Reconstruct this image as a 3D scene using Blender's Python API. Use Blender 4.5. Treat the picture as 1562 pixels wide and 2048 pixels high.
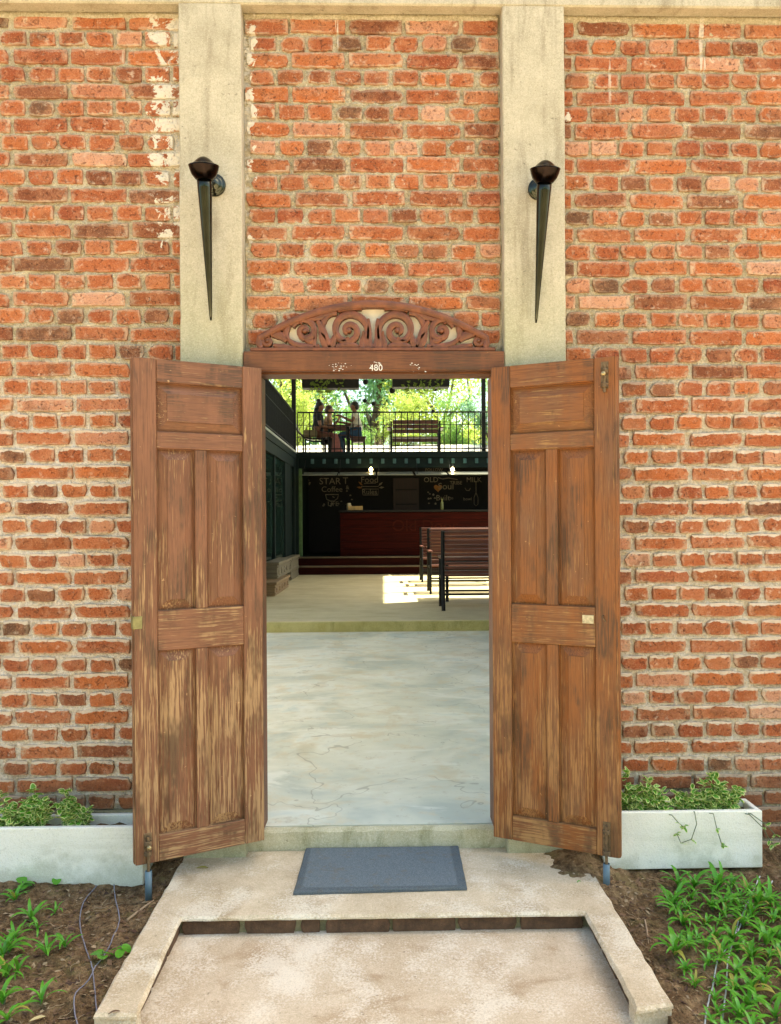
import bpy, bmesh, math, random
import numpy as np
from mathutils import Vector, Matrix, Quaternion
R = math.radians
random.seed(7); rng = np.random.default_rng(7)
for o in list(bpy.data.objects): bpy.data.objects.remove(o, do_unlink=True)
scene = bpy.context.scene
COL = scene.collection

# ------------------------------------------------------------------ camera
CAM_P = (0.02, -3.16, 1.25); YAW, ROLL, FPX = R(1.2), R(0.35), 1550.0
cam = bpy.data.cameras.new('camera'); camo = bpy.data.objects.new('camera', cam); COL.objects.link(camo)
camo.location = CAM_P
camo.rotation_mode = 'QUATERNION'
camo.rotation_quaternion = (Quaternion((0, 0, 1), -YAW) @ Quaternion((1, 0, 0), R(90)) @ Quaternion((0, 0, 1), -ROLL))
cam.sensor_fit = 'HORIZONTAL'; cam.sensor_width = 36.0; cam.lens = FPX / 1562 * 36
cam.shift_x = -(797 - 781) / 1562; cam.shift_y = (1042 - 1024) / 1562
cam.clip_start = 0.05; cam.clip_end = 3000
scene.camera = camo
scene.render.resolution_x, scene.render.resolution_y = 781, 1024

# ------------------------------------------------------------------ light
SUN_EL, SUN_AZ = R(58), R(20)                 # azimuth from +X towards +Y
sdir = Vector((math.cos(SUN_EL) * math.cos(SUN_AZ), math.cos(SUN_EL) * math.sin(SUN_AZ), math.sin(SUN_EL)))
world = bpy.data.worlds.new('World'); scene.world = world; world.use_nodes = True
wn = world.node_tree.nodes; bg = wn['Background']
sky = wn.new('ShaderNodeTexSky'); sky.sky_type = 'NISHITA'; sky.sun_disc = False
sky.sun_elevation = SUN_EL; sky.sun_rotation = R(90) - SUN_AZ; sky.air_density = 1.0; sky.dust_density = 3.0; sky.ozone_density = 0.6
world.node_tree.links.new(sky.outputs[0], bg.inputs[0]); bg.inputs[1].default_value = 0.13
sl = bpy.data.lights.new('sun', 'SUN'); sl.energy = 4.6; sl.angle = R(0.53); sl.color = (1, 0.93, 0.82)
so = bpy.data.objects.new('sun', sl); COL.objects.link(so); so.rotation_euler = (-sdir).to_track_quat('-Z', 'Y').to_euler()
so.location = (6, 4, 12)
vs = scene.view_settings; vs.view_transform = 'Standard'; vs.look = 'None'; vs.gamma = 1.0; vs.use_curve_mapping = False
vs.exposure = 2.12
vs.use_white_balance = True; vs.white_balance_temperature = 7050; vs.white_balance_tint = 2

# ------------------------------------------------------------------ survey: photograph point -> place, at a given depth / height
_f = np.array([math.sin(YAW), math.cos(YAW), 0]); _r = np.array([math.cos(YAW), -math.sin(YAW), 0]); _u = np.array([0, 0, 1.])
_R = math.cos(ROLL) * _r - math.sin(ROLL) * _u; _U = math.cos(ROLL) * _u + math.sin(ROLL) * _r
_C = np.array(CAM_P)
def _ray(x, y): return _f + (x - 797) / FPX * _R - (y - 1042) / FPX * _U
def atY(x, y, Y): d = _ray(x, y); return Vector(_C + d * (Y - _C[1]) / d[1])
def atZ(x, y, Z): d = _ray(x, y); return Vector(_C + d * (Z - _C[2]) / d[2])

# ------------------------------------------------------------------ helpers
def tag(o, label=None, cat=None, group=None, kind=None):
    for k, v in (('label', label), ('category', cat), ('group', group), ('kind', kind)):
        if v: o[k] = v
    return o
def empty(name, loc=(0, 0, 0), rz=0.0, label=None, cat=None, group=None):
    o = bpy.data.objects.new(name, None); COL.objects.link(o); o.location = loc; o.rotation_euler = (0, 0, rz)
    o.empty_display_size = 0.1
    return tag(o, label, cat, group)
def link(name, me, m=None, parent=None, loc=None):
    o = bpy.data.objects.new(name, me); COL.objects.link(o)
    if m is not None and not me.materials:
        for mm in (m if isinstance(m, (list, tuple)) else [m]): me.materials.append(mm)
    if parent is not None: o.parent = parent
    if loc is not None: o.location = loc
    return o
def mesh(name, v, f, smooth=False):
    me = bpy.data.meshes.new(name); me.from_pydata([tuple(map(float, p)) for p in v], [], f); me.update()
    if smooth: me.polygons.foreach_set('use_smooth', [True] * len(me.polygons))
    return me
def grid_mesh(name, P, smooth=True):
    ny, nx = P.shape[:2]
    idx = np.arange(ny * nx).reshape(ny, nx)
    q = np.stack([idx[:-1, :-1], idx[:-1, 1:], idx[1:, 1:], idx[1:, :-1]], -1).reshape(-1, 4)
    me = bpy.data.meshes.new(name)
    me.vertices.add(ny * nx); me.vertices.foreach_set('co', P.reshape(-1).astype(np.float32))
    me.loops.add(q.size); me.loops.foreach_set('vertex_index', q.reshape(-1).astype(np.int32))
    me.polygons.add(len(q)); me.polygons.foreach_set('loop_start', np.arange(0, q.size, 4, dtype=np.int32))
    me.polygons.foreach_set('use_smooth', np.full(len(q), smooth)); me.update(); me.validate()
    return me
class MB:
    """collects shapes into one mesh"""
    def __init__(s): s.v = []; s.f = []; s.mi = []; s.sm = []
    def add(s, v, f, mi=0, smooth=False):
        b = len(s.v); s.v += [tuple(map(float, p)) for p in v]
        s.f += [tuple(i + b for i in q) for q in f]; s.mi += [mi] * len(f); s.sm += [smooth] * len(f); return s
    def box(s, x0, x1, y0, y1, z0, z1, c=0.0, M=None, mi=0):
        if x0 > x1: x0, x1 = x1, x0
        if y0 > y1: y0, y1 = y1, y0
        if z0 > z1: z0, z1 = z1, z0
        c = min(c, .45 * (x1 - x0), .45 * (y1 - y0), .45 * (z1 - z0))
        if c <= 0:
            v = [(x, y, z) for z in (z0, z1) for y in (y0, y1) for x in (x0, x1)]
            f = [(0, 2, 3, 1), (4, 5, 7, 6), (0, 1, 5, 4), (2, 6, 7, 3), (0, 4, 6, 2), (1, 3, 7, 5)]
        else:
            bm = bmesh.new(); bmesh.ops.create_cube(bm, size=1)
            for p in bm.verts: p.co = ((x0 + x1) / 2 + p.co.x * (x1 - x0), (y0 + y1) / 2 + p.co.y * (y1 - y0), (z0 + z1) / 2 + p.co.z * (z1 - z0))
            bmesh.ops.bevel(bm, geom=bm.edges[:], offset=c, segments=1, profile=.5, affect='EDGES')
            bm.verts.index_update(); v = [p.co.copy() for p in bm.verts]; f = [tuple(q.index for q in fc.verts) for fc in bm.faces]; bm.free()
        if M is not None: v = [M @ Vector(p) for p in v]
        return s.add(v, f, mi)
    def tube(s, pts, rad, n=8, cap=True, mi=0, smooth=True):
        pts = [Vector(p) for p in pts]; m = len(pts)
        rad = [rad] * m if not isinstance(rad, (list, tuple)) else rad
        t0 = (pts[1] - pts[0]).normalized(); a = t0.orthogonal().normalized(); v = []
        for i in range(m):
            t = (pts[min(i + 1, m - 1)] - pts[max(i - 1, 0)]).normalized()
            a = (a - t * a.dot(t)).normalized(); b = t.cross(a)
            for k in range(n):
                th = 2 * math.pi * k / n; v.append(pts[i] + (a * math.cos(th) + b * math.sin(th)) * rad[i])
        f = [(i * n + k, i * n + (k + 1) % n, (i + 1) * n + (k + 1) % n, (i + 1) * n + k) for i in range(m - 1) for k in range(n)]
        s.add(v, f, mi, smooth)
        if cap: s.add(v[:n], [tuple(range(n - 1, -1, -1))], mi); s.add(v[-n:], [tuple(range(n))], mi)
        return s
    def lathe(s, prof, n=24, M=None, mi=0, smooth=True):
        v = []; 
        for r, z in prof:
            for k in range(n):
                th = 2 * math.pi * k / n; v.append(Vector((r * math.cos(th), r * math.sin(th), z)))
        f = [(i * n + k, i * n + (k + 1) % n, (i + 1) * n + (k + 1) % n, (i + 1) * n + k) for i in range(len(prof) - 1) for k in range(n)]
        f += [tuple(range(n - 1, -1, -1)), tuple((len(prof) - 1) * n + k for k in range(n))]
        if M is not None: v = [M @ p for p in v]
        return s.add(v, f, mi, smooth)
    def build(s, name, m, parent=None, loc=None):
        me = bpy.data.meshes.new(name); me.from_pydata(s.v, [], s.f)
        me.polygons.foreach_set('material_index', s.mi); me.polygons.foreach_set('use_smooth', s.sm); me.update()
        return link(name, me, m, parent, loc)
def bx(name, m, parent, *a, c=0.0, loc=None): return MB().box(*a, c=c).build(name, m, parent, loc)
def vnoise(X, Y, sc, seed):
    r = np.random.default_rng(seed); L = r.random((64, 64))
    x = X / sc + 1000.3; y = Y / sc + 1000.7; xi = np.floor(x).astype(int); yi = np.floor(y).astype(int)
    fx = x - xi; fy = y - yi; fx = fx * fx * (3 - 2 * fx); fy = fy * fy * (3 - 2 * fy)
    g = lambda i, j: L[j % 64, i % 64]
    return (g(xi, yi) * (1 - fx) + g(xi + 1, yi) * fx) * (1 - fy) + (g(xi, yi + 1) * (1 - fx) + g(xi + 1, yi + 1) * fx) * fy - .5
def sstep(a, b, x): t = np.clip((x - a) / (b - a), 0, 1); return t * t * (3 - 2 * t)

# ------------------------------------------------------------------ node materials
class NM:
    def __init__(s, name, rough=.7, metal=0.0, spec=.5):
        s.m = bpy.data.materials.new(name); s.m.use_nodes = True; s.t = s.m.node_tree; s.n = s.t.nodes; s.l = s.t.links
        s.p = s.n['Principled BSDF']; s.p.inputs['Roughness'].default_value = rough; s.p.inputs['Metallic'].default_value = metal
        s.p.inputs['Specular IOR Level'].default_value = spec
    def put(s, sock, val):
        if hasattr(val, 'is_output') or isinstance(val, bpy.types.NodeSocket): s.l.new(val, sock)
        else:
            if isinstance(val, (tuple, list)) and len(val) == 3 and len(sock.default_value) == 4: val = (*val, 1)
            sock.default_value = val
    def obj(s): return s.n.new('ShaderNodeTexCoord').outputs['Object']
    def pos(s): return s.n.new('ShaderNodeNewGeometry').outputs['Position']
    def island(s): return s.n.new('ShaderNodeNewGeometry').outputs['Random Per Island']
    def rand(s): return s.n.new('ShaderNodeObjectInfo').outputs['Random']
    def sep(s, v):
        k = s.n.new('ShaderNodeSeparateXYZ'); s.put(k.inputs[0], v); return k.outputs
    def mapping(s, v, scale=(1, 1, 1), loc=(0, 0, 0)):
        k = s.n.new('ShaderNodeMapping'); s.put(k.inputs[0], v); k.inputs['Scale'].default_value = scale; s.put(k.inputs['Location'], loc); return k.outputs[0]
    def offs(s, v, r, amt=30.):
        k = s.n.new('ShaderNodeVectorMath'); k.operation = 'ADD'; s.put(k.inputs[0], v)
        c = s.n.new('ShaderNodeCombineXYZ'); q = s.math('MULTIPLY', r, amt)
        for i in range(3): s.l.new(q, c.inputs[i])
        s.l.new(c.outputs[0], k.inputs[1]); return k.outputs[0]
    def noise(s, v, scale, detail=4., rough=.6, dist=0.0, col=False):
        k = s.n.new('ShaderNodeTexNoise'); s.put(k.inputs['Vector'], v); k.inputs['Scale'].default_value = scale
        k.inputs['Detail'].default_value = min(detail, 3.0 if scale >= 25 else 4.0); k.inputs['Roughness'].default_value = rough; k.inputs['Distortion'].default_value = dist
        return k.outputs[1 if col else 0]
    def voro(s, v, scale, out=0):
        k = s.n.new('ShaderNodeTexVoronoi'); s.put(k.inputs['Vector'], v); k.inputs['Scale'].default_value = scale; return k.outputs[out]
    def ramp(s, fac, stops, interp='LINEAR'):
        k = s.n.new('ShaderNodeValToRGB'); s.put(k.inputs[0], fac); e = k.color_ramp.elements; k.color_ramp.interpolation = interp
        while len(e) < len(stops): e.new(.5)
        for q, (p, c) in zip(e, stops): q.position = p; q.color = (*c, 1) if len(c) == 3 else c
        return k.outputs[0]
    def step(s, x, a, b):
        k = s.n.new('ShaderNodeMapRange'); k.interpolation_type = 'SMOOTHSTEP'; s.put(k.inputs[0], x); s.put(k.inputs[1], a); s.put(k.inputs[2], b); return k.outputs[0]
    def mix(s, fac, a, b, mode='MIX'):
        k = s.n.new('ShaderNodeMix'); k.data_type = 'RGBA'; k.blend_type = mode; s.put(k.inputs[0], fac); s.put(k.inputs[6], a); s.put(k.inputs[7], b); return k.outputs[2]
    def math(s, op, a, b=0.0):
        k = s.n.new('ShaderNodeMath'); k.operation = op; s.put(k.inputs[0], a); s.put(k.inputs[1], b); return k.outputs[0]
    def bump(s, h, strength=.5, dist=.01, nrm=None):
        k = s.n.new('ShaderNodeBump'); s.put(k.inputs['Height'], h); k.inputs['Strength'].default_value = strength; k.inputs['Distance'].default_value = dist
        if nrm is not None: s.l.new(nrm, k.inputs['Normal'])
        s.l.new(k.outputs[0], s.p.inputs['Normal']); return k.outputs[0]
    def col(s, c): s.put(s.p.inputs['Base Color'], c); return s
    def rough(s, c): s.put(s.p.inputs['Roughness'], c); return s
def plain(name, c, rough=.6, metal=0.0, var=.25, scale=12., bump=.15):
    k = NM(name, rough, metal); v = k.obj(); n = k.noise(v, scale, 5)
    d = tuple(x * (1 - var) for x in c); e = tuple(min(1, x * (1 + var)) for x in c)
    k.col(k.ramp(n, [(.3, d), (.7, e)])); 
    if bump: k.bump(k.noise(v, scale * 6, 4), bump, .004)
    return k.m

def lime_mask(k):
    """old limewash splashes beside the pilasters and dribbles below the beam"""
    P = k.pos(); x, y, z = k.sep(P)
    n = k.noise(P, 17., 5, .7, .6); n2 = k.noise(P, 6., 3, .5)
    def band(a, b, c, d): return k.math('MULTIPLY', k.step(x, a, b), k.math('SUBTRACT', 1., k.step(x, c, d)))
    m = k.math('MULTIPLY', band(-.99, -.87, -.79, -.77), 1.0)
    m = k.math('MAXIMUM', m, k.math('MULTIPLY', band(-.56, -.535, -.50, -.43), .95))
    m = k.math('MAXIMUM', m, k.math('MULTIPLY', band(.74, .76, .79, .86), .62))
    m = k.math('MULTIPLY', m, k.step(z, 1.85, 2.7))
    fine = k.math('ADD', k.math('MULTIPLY', n, .75), k.math('MULTIPLY', n2, .35))
    fac = k.step(k.math('ADD', k.math('MULTIPLY', m, .385), fine), .895, .925)
    # vertical dribbles
    dv = k.mapping(P, (22., 1., 1.1)); dn = k.noise(dv, 1.3, 3, .55)
    dr = k.math('MULTIPLY', k.step(dn, .665, .70), k.step(z, 2.55, 3.25))
    return k.math('MAXIMUM', fac, k.math('MULTIPLY', dr, .75))
LIME = (.66, .58, .46)
def brick_mat(island=False):
    k = NM('brick_clay_loose' if island else 'brick_clay', .88, spec=.25)
    r = k.island() if island else k.rand()
    O = k.obj(); P = k.pos(); V = k.offs(P, r, 17.)
    base = k.ramp(r, [(0, (.33, .080, .028)), (.11, (.42, .125, .040)), (.20, (.26, .058, .022)), (.30, (.43, .150, .062)), (.40, (.30, .075, .026)), (.50, (.40, .115, .042)),
                      (.58, (.17, .052, .023)), (.66, (.46, .130, .038)), (.74, (.36, .095, .034)), (.82, (.55, .29, .18)), (.88, (.40, .13, .055)), (.94, (.12, .062, .034)), (1, (.35, .095, .038))])
    n = k.noise(V, 14., 6, .65)
    c = k.mix(k.math('MULTIPLY', k.step(n, .44, .72), .55), base, (.50, .22, .11))
    c = k.mix(k.math('MULTIPLY', k.step(k.noise(V, 9., 4), .55, .72), .6), c, (.17, .07, .032))
    pit = k.step(k.noise(V, 85., 3, .6), .62, .72)
    c = k.mix(k.math('MULTIPLY', pit, .75), c, (.10, .035, .018))
    crk = k.step(k.noise(V, 38., 3, .7, 1.2), .60, .66); c = k.mix(k.math('MULTIPLY', crk, .55), c, (.14, .045, .02))
    gr = k.noise(V, 190., 2, .7); c = k.mix(k.math('MULTIPLY', k.step(gr, .50, .70), .45), c, (.17, .055, .024)); c = k.mix(k.math('MULTIPLY', k.math('SUBTRACT', 1., k.step(gr, .32, .45)), .35), c, (.62, .33, .18))
    # pale dust of the joints on faces and rims
    x, y, z = k.sep(O); px, py, pz = k.sep(P)
    dust = k.step(k.noise(V, 30., 5, .7), .57, .78)
    c = k.mix(k.math('MULTIPLY', dust, k.ramp(k.noise(V, 2.5, 2), [(.40, (.25,) * 3), (.60, (.85,) * 3)])), c, (.66, .50, .36))
    if not island:
        low = k.math('SUBTRACT', 1., k.step(pz, 1.55, 1.95))
        sm = k.step(k.math('ADD', z, k.math('MULTIPLY', k.math('SUBTRACT', k.noise(V, 22., 4, .6), .5), .034)), .0165, .0205)
        c = k.mix(k.math('MULTIPLY', sm, k.math('ADD', k.math('MULTIPLY', low, .68), .17)), c, (.66, .55, .42))
    if not island:
        ra = k.n.new('ShaderNodeAttribute'); ra.attribute_name = 'rim'
        e = k.step(k.math('ADD', ra.outputs['Fac'], k.math('MULTIPLY', k.math('SUBTRACT', k.noise(V, 45., 4, .65), .5), .9)), .80, 1.02)
        c = k.mix(k.math('MULTIPLY', e, k.ramp(k.noise(V, 7., 2), [(.4, (.10,) * 3), (.62, (.55,) * 3)])), c, (.58, .47, .32))
    c = k.mix(lime_mask(k), c, LIME)
    damp = k.math('SUBTRACT', 1., k.step(k.math('ADD', pz, k.math('MULTIPLY', k.noise(P, 4., 3), .2)), .17, .42))
    c = k.mix(k.math('MULTIPLY', damp, .6), c, (.14, .07, .035))
    k.col(c)
    h = k.math('ADD', k.math('MULTIPLY', k.noise(V, 60., 6, .7), 1.0), k.math('MULTIPLY', k.noise(V, 18., 3), 1.3))
    h = k.math('SUBTRACT', h, k.math('MULTIPLY', pit, .8)); h = k.math('SUBTRACT', h, k.math('MULTIPLY', crk, .6))
    k.bump(h, .9, .007); return k.m
def mortar_mat():
    k = NM('mortar_lime', .95, spec=.1); P = k.pos(); x, y, z = k.sep(P)
    n = k.noise(P, 3.2, 5); f = k.noise(P, 70., 5, .7)
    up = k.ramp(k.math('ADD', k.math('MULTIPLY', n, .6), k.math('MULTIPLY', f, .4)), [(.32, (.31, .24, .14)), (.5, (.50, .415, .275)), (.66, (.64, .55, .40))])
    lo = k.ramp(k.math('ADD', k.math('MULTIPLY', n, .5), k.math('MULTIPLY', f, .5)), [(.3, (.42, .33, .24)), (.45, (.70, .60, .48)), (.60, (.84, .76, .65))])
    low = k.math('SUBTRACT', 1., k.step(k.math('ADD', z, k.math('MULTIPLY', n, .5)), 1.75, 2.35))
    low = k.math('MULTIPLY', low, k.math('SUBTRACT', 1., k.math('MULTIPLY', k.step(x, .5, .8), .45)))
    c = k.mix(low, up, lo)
    c = k.mix(k.math('MULTIPLY', k.step(k.noise(P, 38., 4, .7), .58, .7), .38), c, (.22, .175, .10))
    c = k.mix(k.math('MULTIPLY', lime_mask(k), .9), c, LIME)
    damp = k.math('SUBTRACT', 1., k.step(k.math('ADD', z, k.math('MULTIPLY', n, .25)), .12, .40))
    c = k.mix(k.math('MULTIPLY', damp, .7), c, (.13, .105, .05))
    g_ = k.noise(P, 180., 2, .7); c = k.mix(k.math('MULTIPLY', k.step(g_, .52, .68), .4), c, (.25, .185, .10)); c = k.mix(k.math('MULTIPLY', k.math('SUBTRACT', 1., k.step(g_, .32, .46)), .45), c, (.80, .70, .54))
    k.col(c); k.bump(k.math('ADD', f, g_), 1., .008); return k.m
def concrete(name, lo, hi, stain, rough=.85, sx=(9, 9, 1.2), moss=None, sc=1.0, bump=.45, speck=.5, amt=.55, pale=None, grit=1.0):
    k = NM(name, rough, spec=.3); P = k.pos(); x, y, z = k.sep(P)
    a = k.noise(P, 6. * sc, 6, .62); b = k.noise(P, 90., 4, .7)
    c = k.ramp(k.math('ADD', k.math('MULTIPLY', a, .65), k.math('MULTIPLY', b, .35)), [(.32, lo), (.66, hi)])
    s = k.noise(k.mapping(P, sx), 1.6, 6, .62, .4)
    c = k.mix(k.math('MULTIPLY', k.step(s, .50, .70), amt), c, stain)
    c = k.mix(k.math('MULTIPLY', k.step(k.noise(P, 55., 3, .6), .66, .73), speck), c, tuple(q * .35 for q in stain))
    if pale: c = k.mix(k.math('MULTIPLY', k.step(k.math('ADD', k.math('MULTIPLY', k.noise(P, 4.5, 4, .6), .6), k.math('MULTIPLY', k.noise(P, 130., 3, .7), .4)), .485, .60), .75), c, pale)
    if moss: 
        z0, z1, mc = moss
        g = k.math('SUBTRACT', 1., k.step(k.math('ADD', z, k.math('MULTIPLY', k.math('SUBTRACT', a, .5), .5)), z0, z1))
        c = k.mix(k.math('MULTIPLY', g, .5), c, mc)
    gr = k.noise(P, 210., 2, .7); c = k.mix(k.math('MULTIPLY', k.step(gr, .52, .68), .30 * grit), c, tuple(q * .55 for q in lo)); c = k.mix(k.math('MULTIPLY', k.math('SUBTRACT', 1., k.step(gr, .34, .46)), .35 * grit), c, tuple(min(.85, q * 1.25) for q in hi))
    k.col(c); k.bump(k.math('ADD', b, k.math('MULTIPLY', gr, .8)), bump, .003); return k.m
def door_mat(name, axis, seed, paint, paint2, bare, wear0):
    """sun-worn paint over grainy timber; axis = grain direction in the leaf"""
    k = NM(name, .62, spec=.35); O = k.obj(); x, y, z = k.sep(O)
    V = k.mapping(k.offs(O, k.rand(), 9.), (1, 1, .028) if axis == 'z' else (.028, 1, 1), (seed, seed, seed))
    g = k.noise(V, 175., 6, .75, .3); g2 = k.noise(V, 260., 4, .6); big = k.noise(k.mapping(O, (1.6, 1, .55), (seed * 3, 0, seed)), 4.2, 5, .6)
    p = k.mix(k.step(big, .35, .68), paint, paint2)
    p = k.mix(k.math('MULTIPLY', k.step(g2, .46, .66), .6), p, tuple(q * .45 for q in paint))
    low = k.math('SUBTRACT', 1., k.step(z, .1, 1.55))
    w = k.math('ADD', k.math('MULTIPLY', g, .95), k.math('ADD', k.math('MULTIPLY', big, .55), k.math('MULTIPLY', low, .13)))
    wear = k.step(w, wear0, wear0 + .07)
    c = k.mix(k.math('MULTIPLY', wear, .85), p, k.mix(g2, tuple(q * .6 for q in bare), bare))
    dk = k.math('MULTIPLY', k.step(k.noise(k.mapping(O, (1, 1, .4), (seed, 5, 2)), 7., 5, .65), .49, .62), k.step(g, .40, .54))
    c = k.mix(k.math('MULTIPLY', dk, .75), c, (.060, .032, .016))
    ck = k.math('SUBTRACT', 1., k.step(k.noise(V, 420., 2, .6), .30, .38)); c = k.mix(k.math('MULTIPLY', ck, .7), c, (.05, .024, .011))
    fl = k.step(k.noise(O, 46., 4, .7, .4), .70, .73); c = k.mix(k.math('MULTIPLY', fl, .6), c, tuple(min(.8, q * 1.15) for q in bare))
    k.col(c); k.rough(k.math('ADD', .5, k.math('MULTIPLY', wear, .3)))
    k.bump(k.math('ADD', k.math('SUBTRACT', k.math('MULTIPLY', g2, .6), k.math('MULTIPLY', wear, .7)), k.math('MULTIPLY', g, .8)), .55, .0022); return k.m
def leaf_mat(name, a, b, trans=.35, rough=.45):
    k = NM(name, rough, spec=.4); r = k.island(); n = k.noise(k.pos(), 3., 3)
    c = k.mix(k.math('MULTIPLY', k.math('ADD', r, n), .55), a, b); k.col(c)
    t = k.n.new('ShaderNodeBsdfTranslucent'); k.put(t.inputs[0], k.mix(.5, c, tuple(min(1, q * 1.6) for q in b)))
    m = k.n.new('ShaderNodeMixShader'); m.inputs[0].default_value = trans
    k.l.new(k.p.outputs[0], m.inputs[1]); k.l.new(t.outputs[0], m.inputs[2]); k.l.new(m.outputs[0], k.n['Material Output'].inputs[0]); return k.m

BRICK, BRICK_S, MORTAR = brick_mat(), brick_mat(True), mortar_mat()
CEMENT = concrete('pilaster_cement', (.36, .31, .215), (.55, .485, .36), (.20, .155, .095), moss=(1.75, 2.45, (.37, .38, .21)), amt=.5)
LANDING = concrete('landing_concrete', (.44, .33, .20), (.70, .57, .40), (.29, .19, .10), sx=(3, 3, 3), amt=.55, pale=(.78, .70, .56))
PATHM = concrete('path_concrete', (.45, .325, .20), (.71, .57, .41), (.34, .21, .105), sx=(2.2, 3.2, 3), amt=.7, sc=.6, pale=(.80, .70, .56))
SILL = concrete('sill_concrete', (.40, .35, .20), (.62, .57, .41), (.22, .20, .085), sx=(5, 5, 2), amt=.6)
PLINTH = concrete('plinth_concrete', (.17, .15, .08), (.33, .29, .17), (.08, .075, .035), sx=(4, 4, 4))
def floor_mat():
    k = NM('polished_concrete', .4, spec=.45); P = k.pos()
    a = k.noise(k.mapping(P, (.8, 1.0, 1)), 1.5, 7, .62, .6); b = k.noise(P, 5., 6, .65); d = k.noise(k.mapping(P, (.8, 1.4, 1)), 3., 5, .6, .5)
    c = k.ramp(a, [(.36, (0.29, 0.352, 0.324)), (.44, (0.469, 0.497, 0.414)), (.52, (0.635, 0.621, 0.497)), (.58, (0.718, 0.724, 0.621)), (.66, (0.414, 0.511, 0.497))])
    c = k.mix(k.math('MULTIPLY', k.step(b, .52, .66), .6), c, (0.58, 0.455, 0.248))
    c = k.mix(k.math('MULTIPLY', k.step(d, .56, .70), .35), c, (0.29, 0.324, 0.248))
    c = k.mix(k.math('MULTIPLY', k.step(k.noise(k.mapping(P, (.6, 1.4, 1), (4, 2, 0)), 2.6, 6, .65, .8), .54, .66), .65), c, (0.8, 0.8, 0.718))
    c = k.mix(k.math('MULTIPLY', k.step(k.noise(P, 32., 4), .67, .72), .6), c, (.13, .10, .06))
    c = k.mix(.38, c, (.75, .72, .57)); c = k.mix(k.math('MULTIPLY', k.step(k.noise(k.mapping(P, (1, 1, 1), (7, 3, 0)), 2.2, 5, .65, .4), .53, .66), .45), c, (.56, .45, .27))
    hc = k.math('ABSOLUTE', k.math('SUBTRACT', k.noise(k.mapping(P, (1, 1, 1), (3, 9, 0)), 1.1, 4, .6, .3), .5)); c = k.mix(k.math('MULTIPLY', k.math('SUBTRACT', 1., k.step(hc, .0012, .0035)), .45), c, (.20, .17, .11))
    c = k.mix(k.math('MULTIPLY', k.step(k.noise(k.mapping(P, (1, 1, 1), (1, 6, 0)), 14., 4, .75), .58, .66), .35), c, (.42, .36, .25))
    k.col(c); k.rough(k.ramp(b, [(.3, (.28,) * 3), (.7, (.5,) * 3)])); k.bump(k.noise(P, 40., 4), .12, .003); return k.m
FLOOR = floor_mat()
PLAT = concrete('platform_concrete', (.44, .37, .20), (.60, .53, .33), (.33, .265, .12), sx=(.8, 4, 3), sc=.5, rough=.55, bump=.15, speck=.2)
PLATF = concrete('platform_riser', (.30, .29, .10), (.46, .43, .20), (.15, .17, .045), sx=(5, 5, 2))
TWHITE = concrete('planter_paint', (.84, .82, .70), (.93, .91, .80), (.66, .64, .50), sx=(1.5, 1.5, 16), rough=.6, moss=(-.12, -.01, (.42, .42, .28)), speck=.25, amt=.35)
D1v = door_mat('door_paint_worn', 'z', 1.3, (.22, .092, .044), (.145, .060, .027), (.52, .32, .155), .85)
D1h = door_mat('door_paint_worn_rail', 'x', 2.1, (.22, .092, .044), (.15, .062, .028), (.52, .32, .155), .85)
D2v = door_mat('door_varnish', 'z', 4.7, (.245, .082, .018), (.18, .080, .035), (.46, .23, .085), .865)
D2h = door_mat('door_varnish_rail', 'x', 5.9, (.245, .082, .018), (.19, .084, .035), (.48, .26, .10), .85)
FRM = door_mat('frame_timber', 'x', 7.7, (.13, .047, .018), (.19, .070, .025), (.36, .18, .06), .95)
FRMv = door_mat('frame_timber_upright', 'z', 8.7, (.17, .06, .026), (.22, .08, .035), (.36, .18, .08), .98)
CARVE = plain('carved_timber', (.155, .048, .018), .5, var=.35, scale=30)
OLDWHITE = plain('old_white_board', (.72, .65, .52), .8, var=.12, scale=9)
BRONZE = plain('torch_bronze', (.05, .052, .04), .16, 1.0, var=.4, scale=8, bump=.03)
CUPM = plain('torch_copper', (.020, .014, .012), .18, 1.0, var=.4, scale=14, bump=.06)
RUST = plain('rusty_iron', (.17, .11, .055), .65, .35, var=.5, scale=60, bump=.5)
BRASS = plain('brass_knob', (.42, .32, .16), .4, .8, var=.3, scale=40)
PVC = plain('pvc_pipe', (.10, .16, .20), .5, var=.15, scale=20)
WIRE = plain('grey_cable', (.23, .22, .26), .5, var=.2, scale=9)
WIRE2 = plain('pale_cable', (.45, .47, .47), .45, var=.2, scale=9)
BLACK = plain('black_steel', (.007, .0075, .0075), .6, .0, var=.3); BLACK.node_tree.nodes['Principled BSDF'].inputs['Specular IOR Level'].default_value = .25
GREEN = plain('container_green', (.003, .010, .008), .7, .0, var=.35, scale=5); GREEN.node_tree.nodes['Principled BSDF'].inputs['Specular IOR Level'].default_value = .2
TEAL = plain('container_teal', (.032, .095, .09), .45, 0, var=.3)
DGREEN = plain('post_green', (.06, .12, .035), .5, 0, var=.3)
REDW = None
def wood(name, c, ax='x', rough=.5, sc=40., spec=.5):
    k = NM(name, rough, spec=spec); O = k.offs(k.obj(), k.rand(), 5.)
    V = k.mapping(O, (.05, 1, 1) if ax == 'x' else (1, .05, 1) if ax == 'y' else (1, 1, .05))
    g = k.noise(V, sc, 5, .6); k.col(k.ramp(g, [(.3, tuple(q * .5 for q in c)), (.55, c), (.75, tuple(min(1, q * 1.6) for q in c))]))
    k.bump(g, .3, .003); return k.m
REDW = wood('counter_red_wood', (.030, .0024, .0009), rough=.8, spec=.1); STEPW = wood('step_wood', (.028, .0035, .0012), rough=.8, spec=.1); SLAT = wood('bench_slat_wood', (.11, .034, .02), rough=.42)
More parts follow.
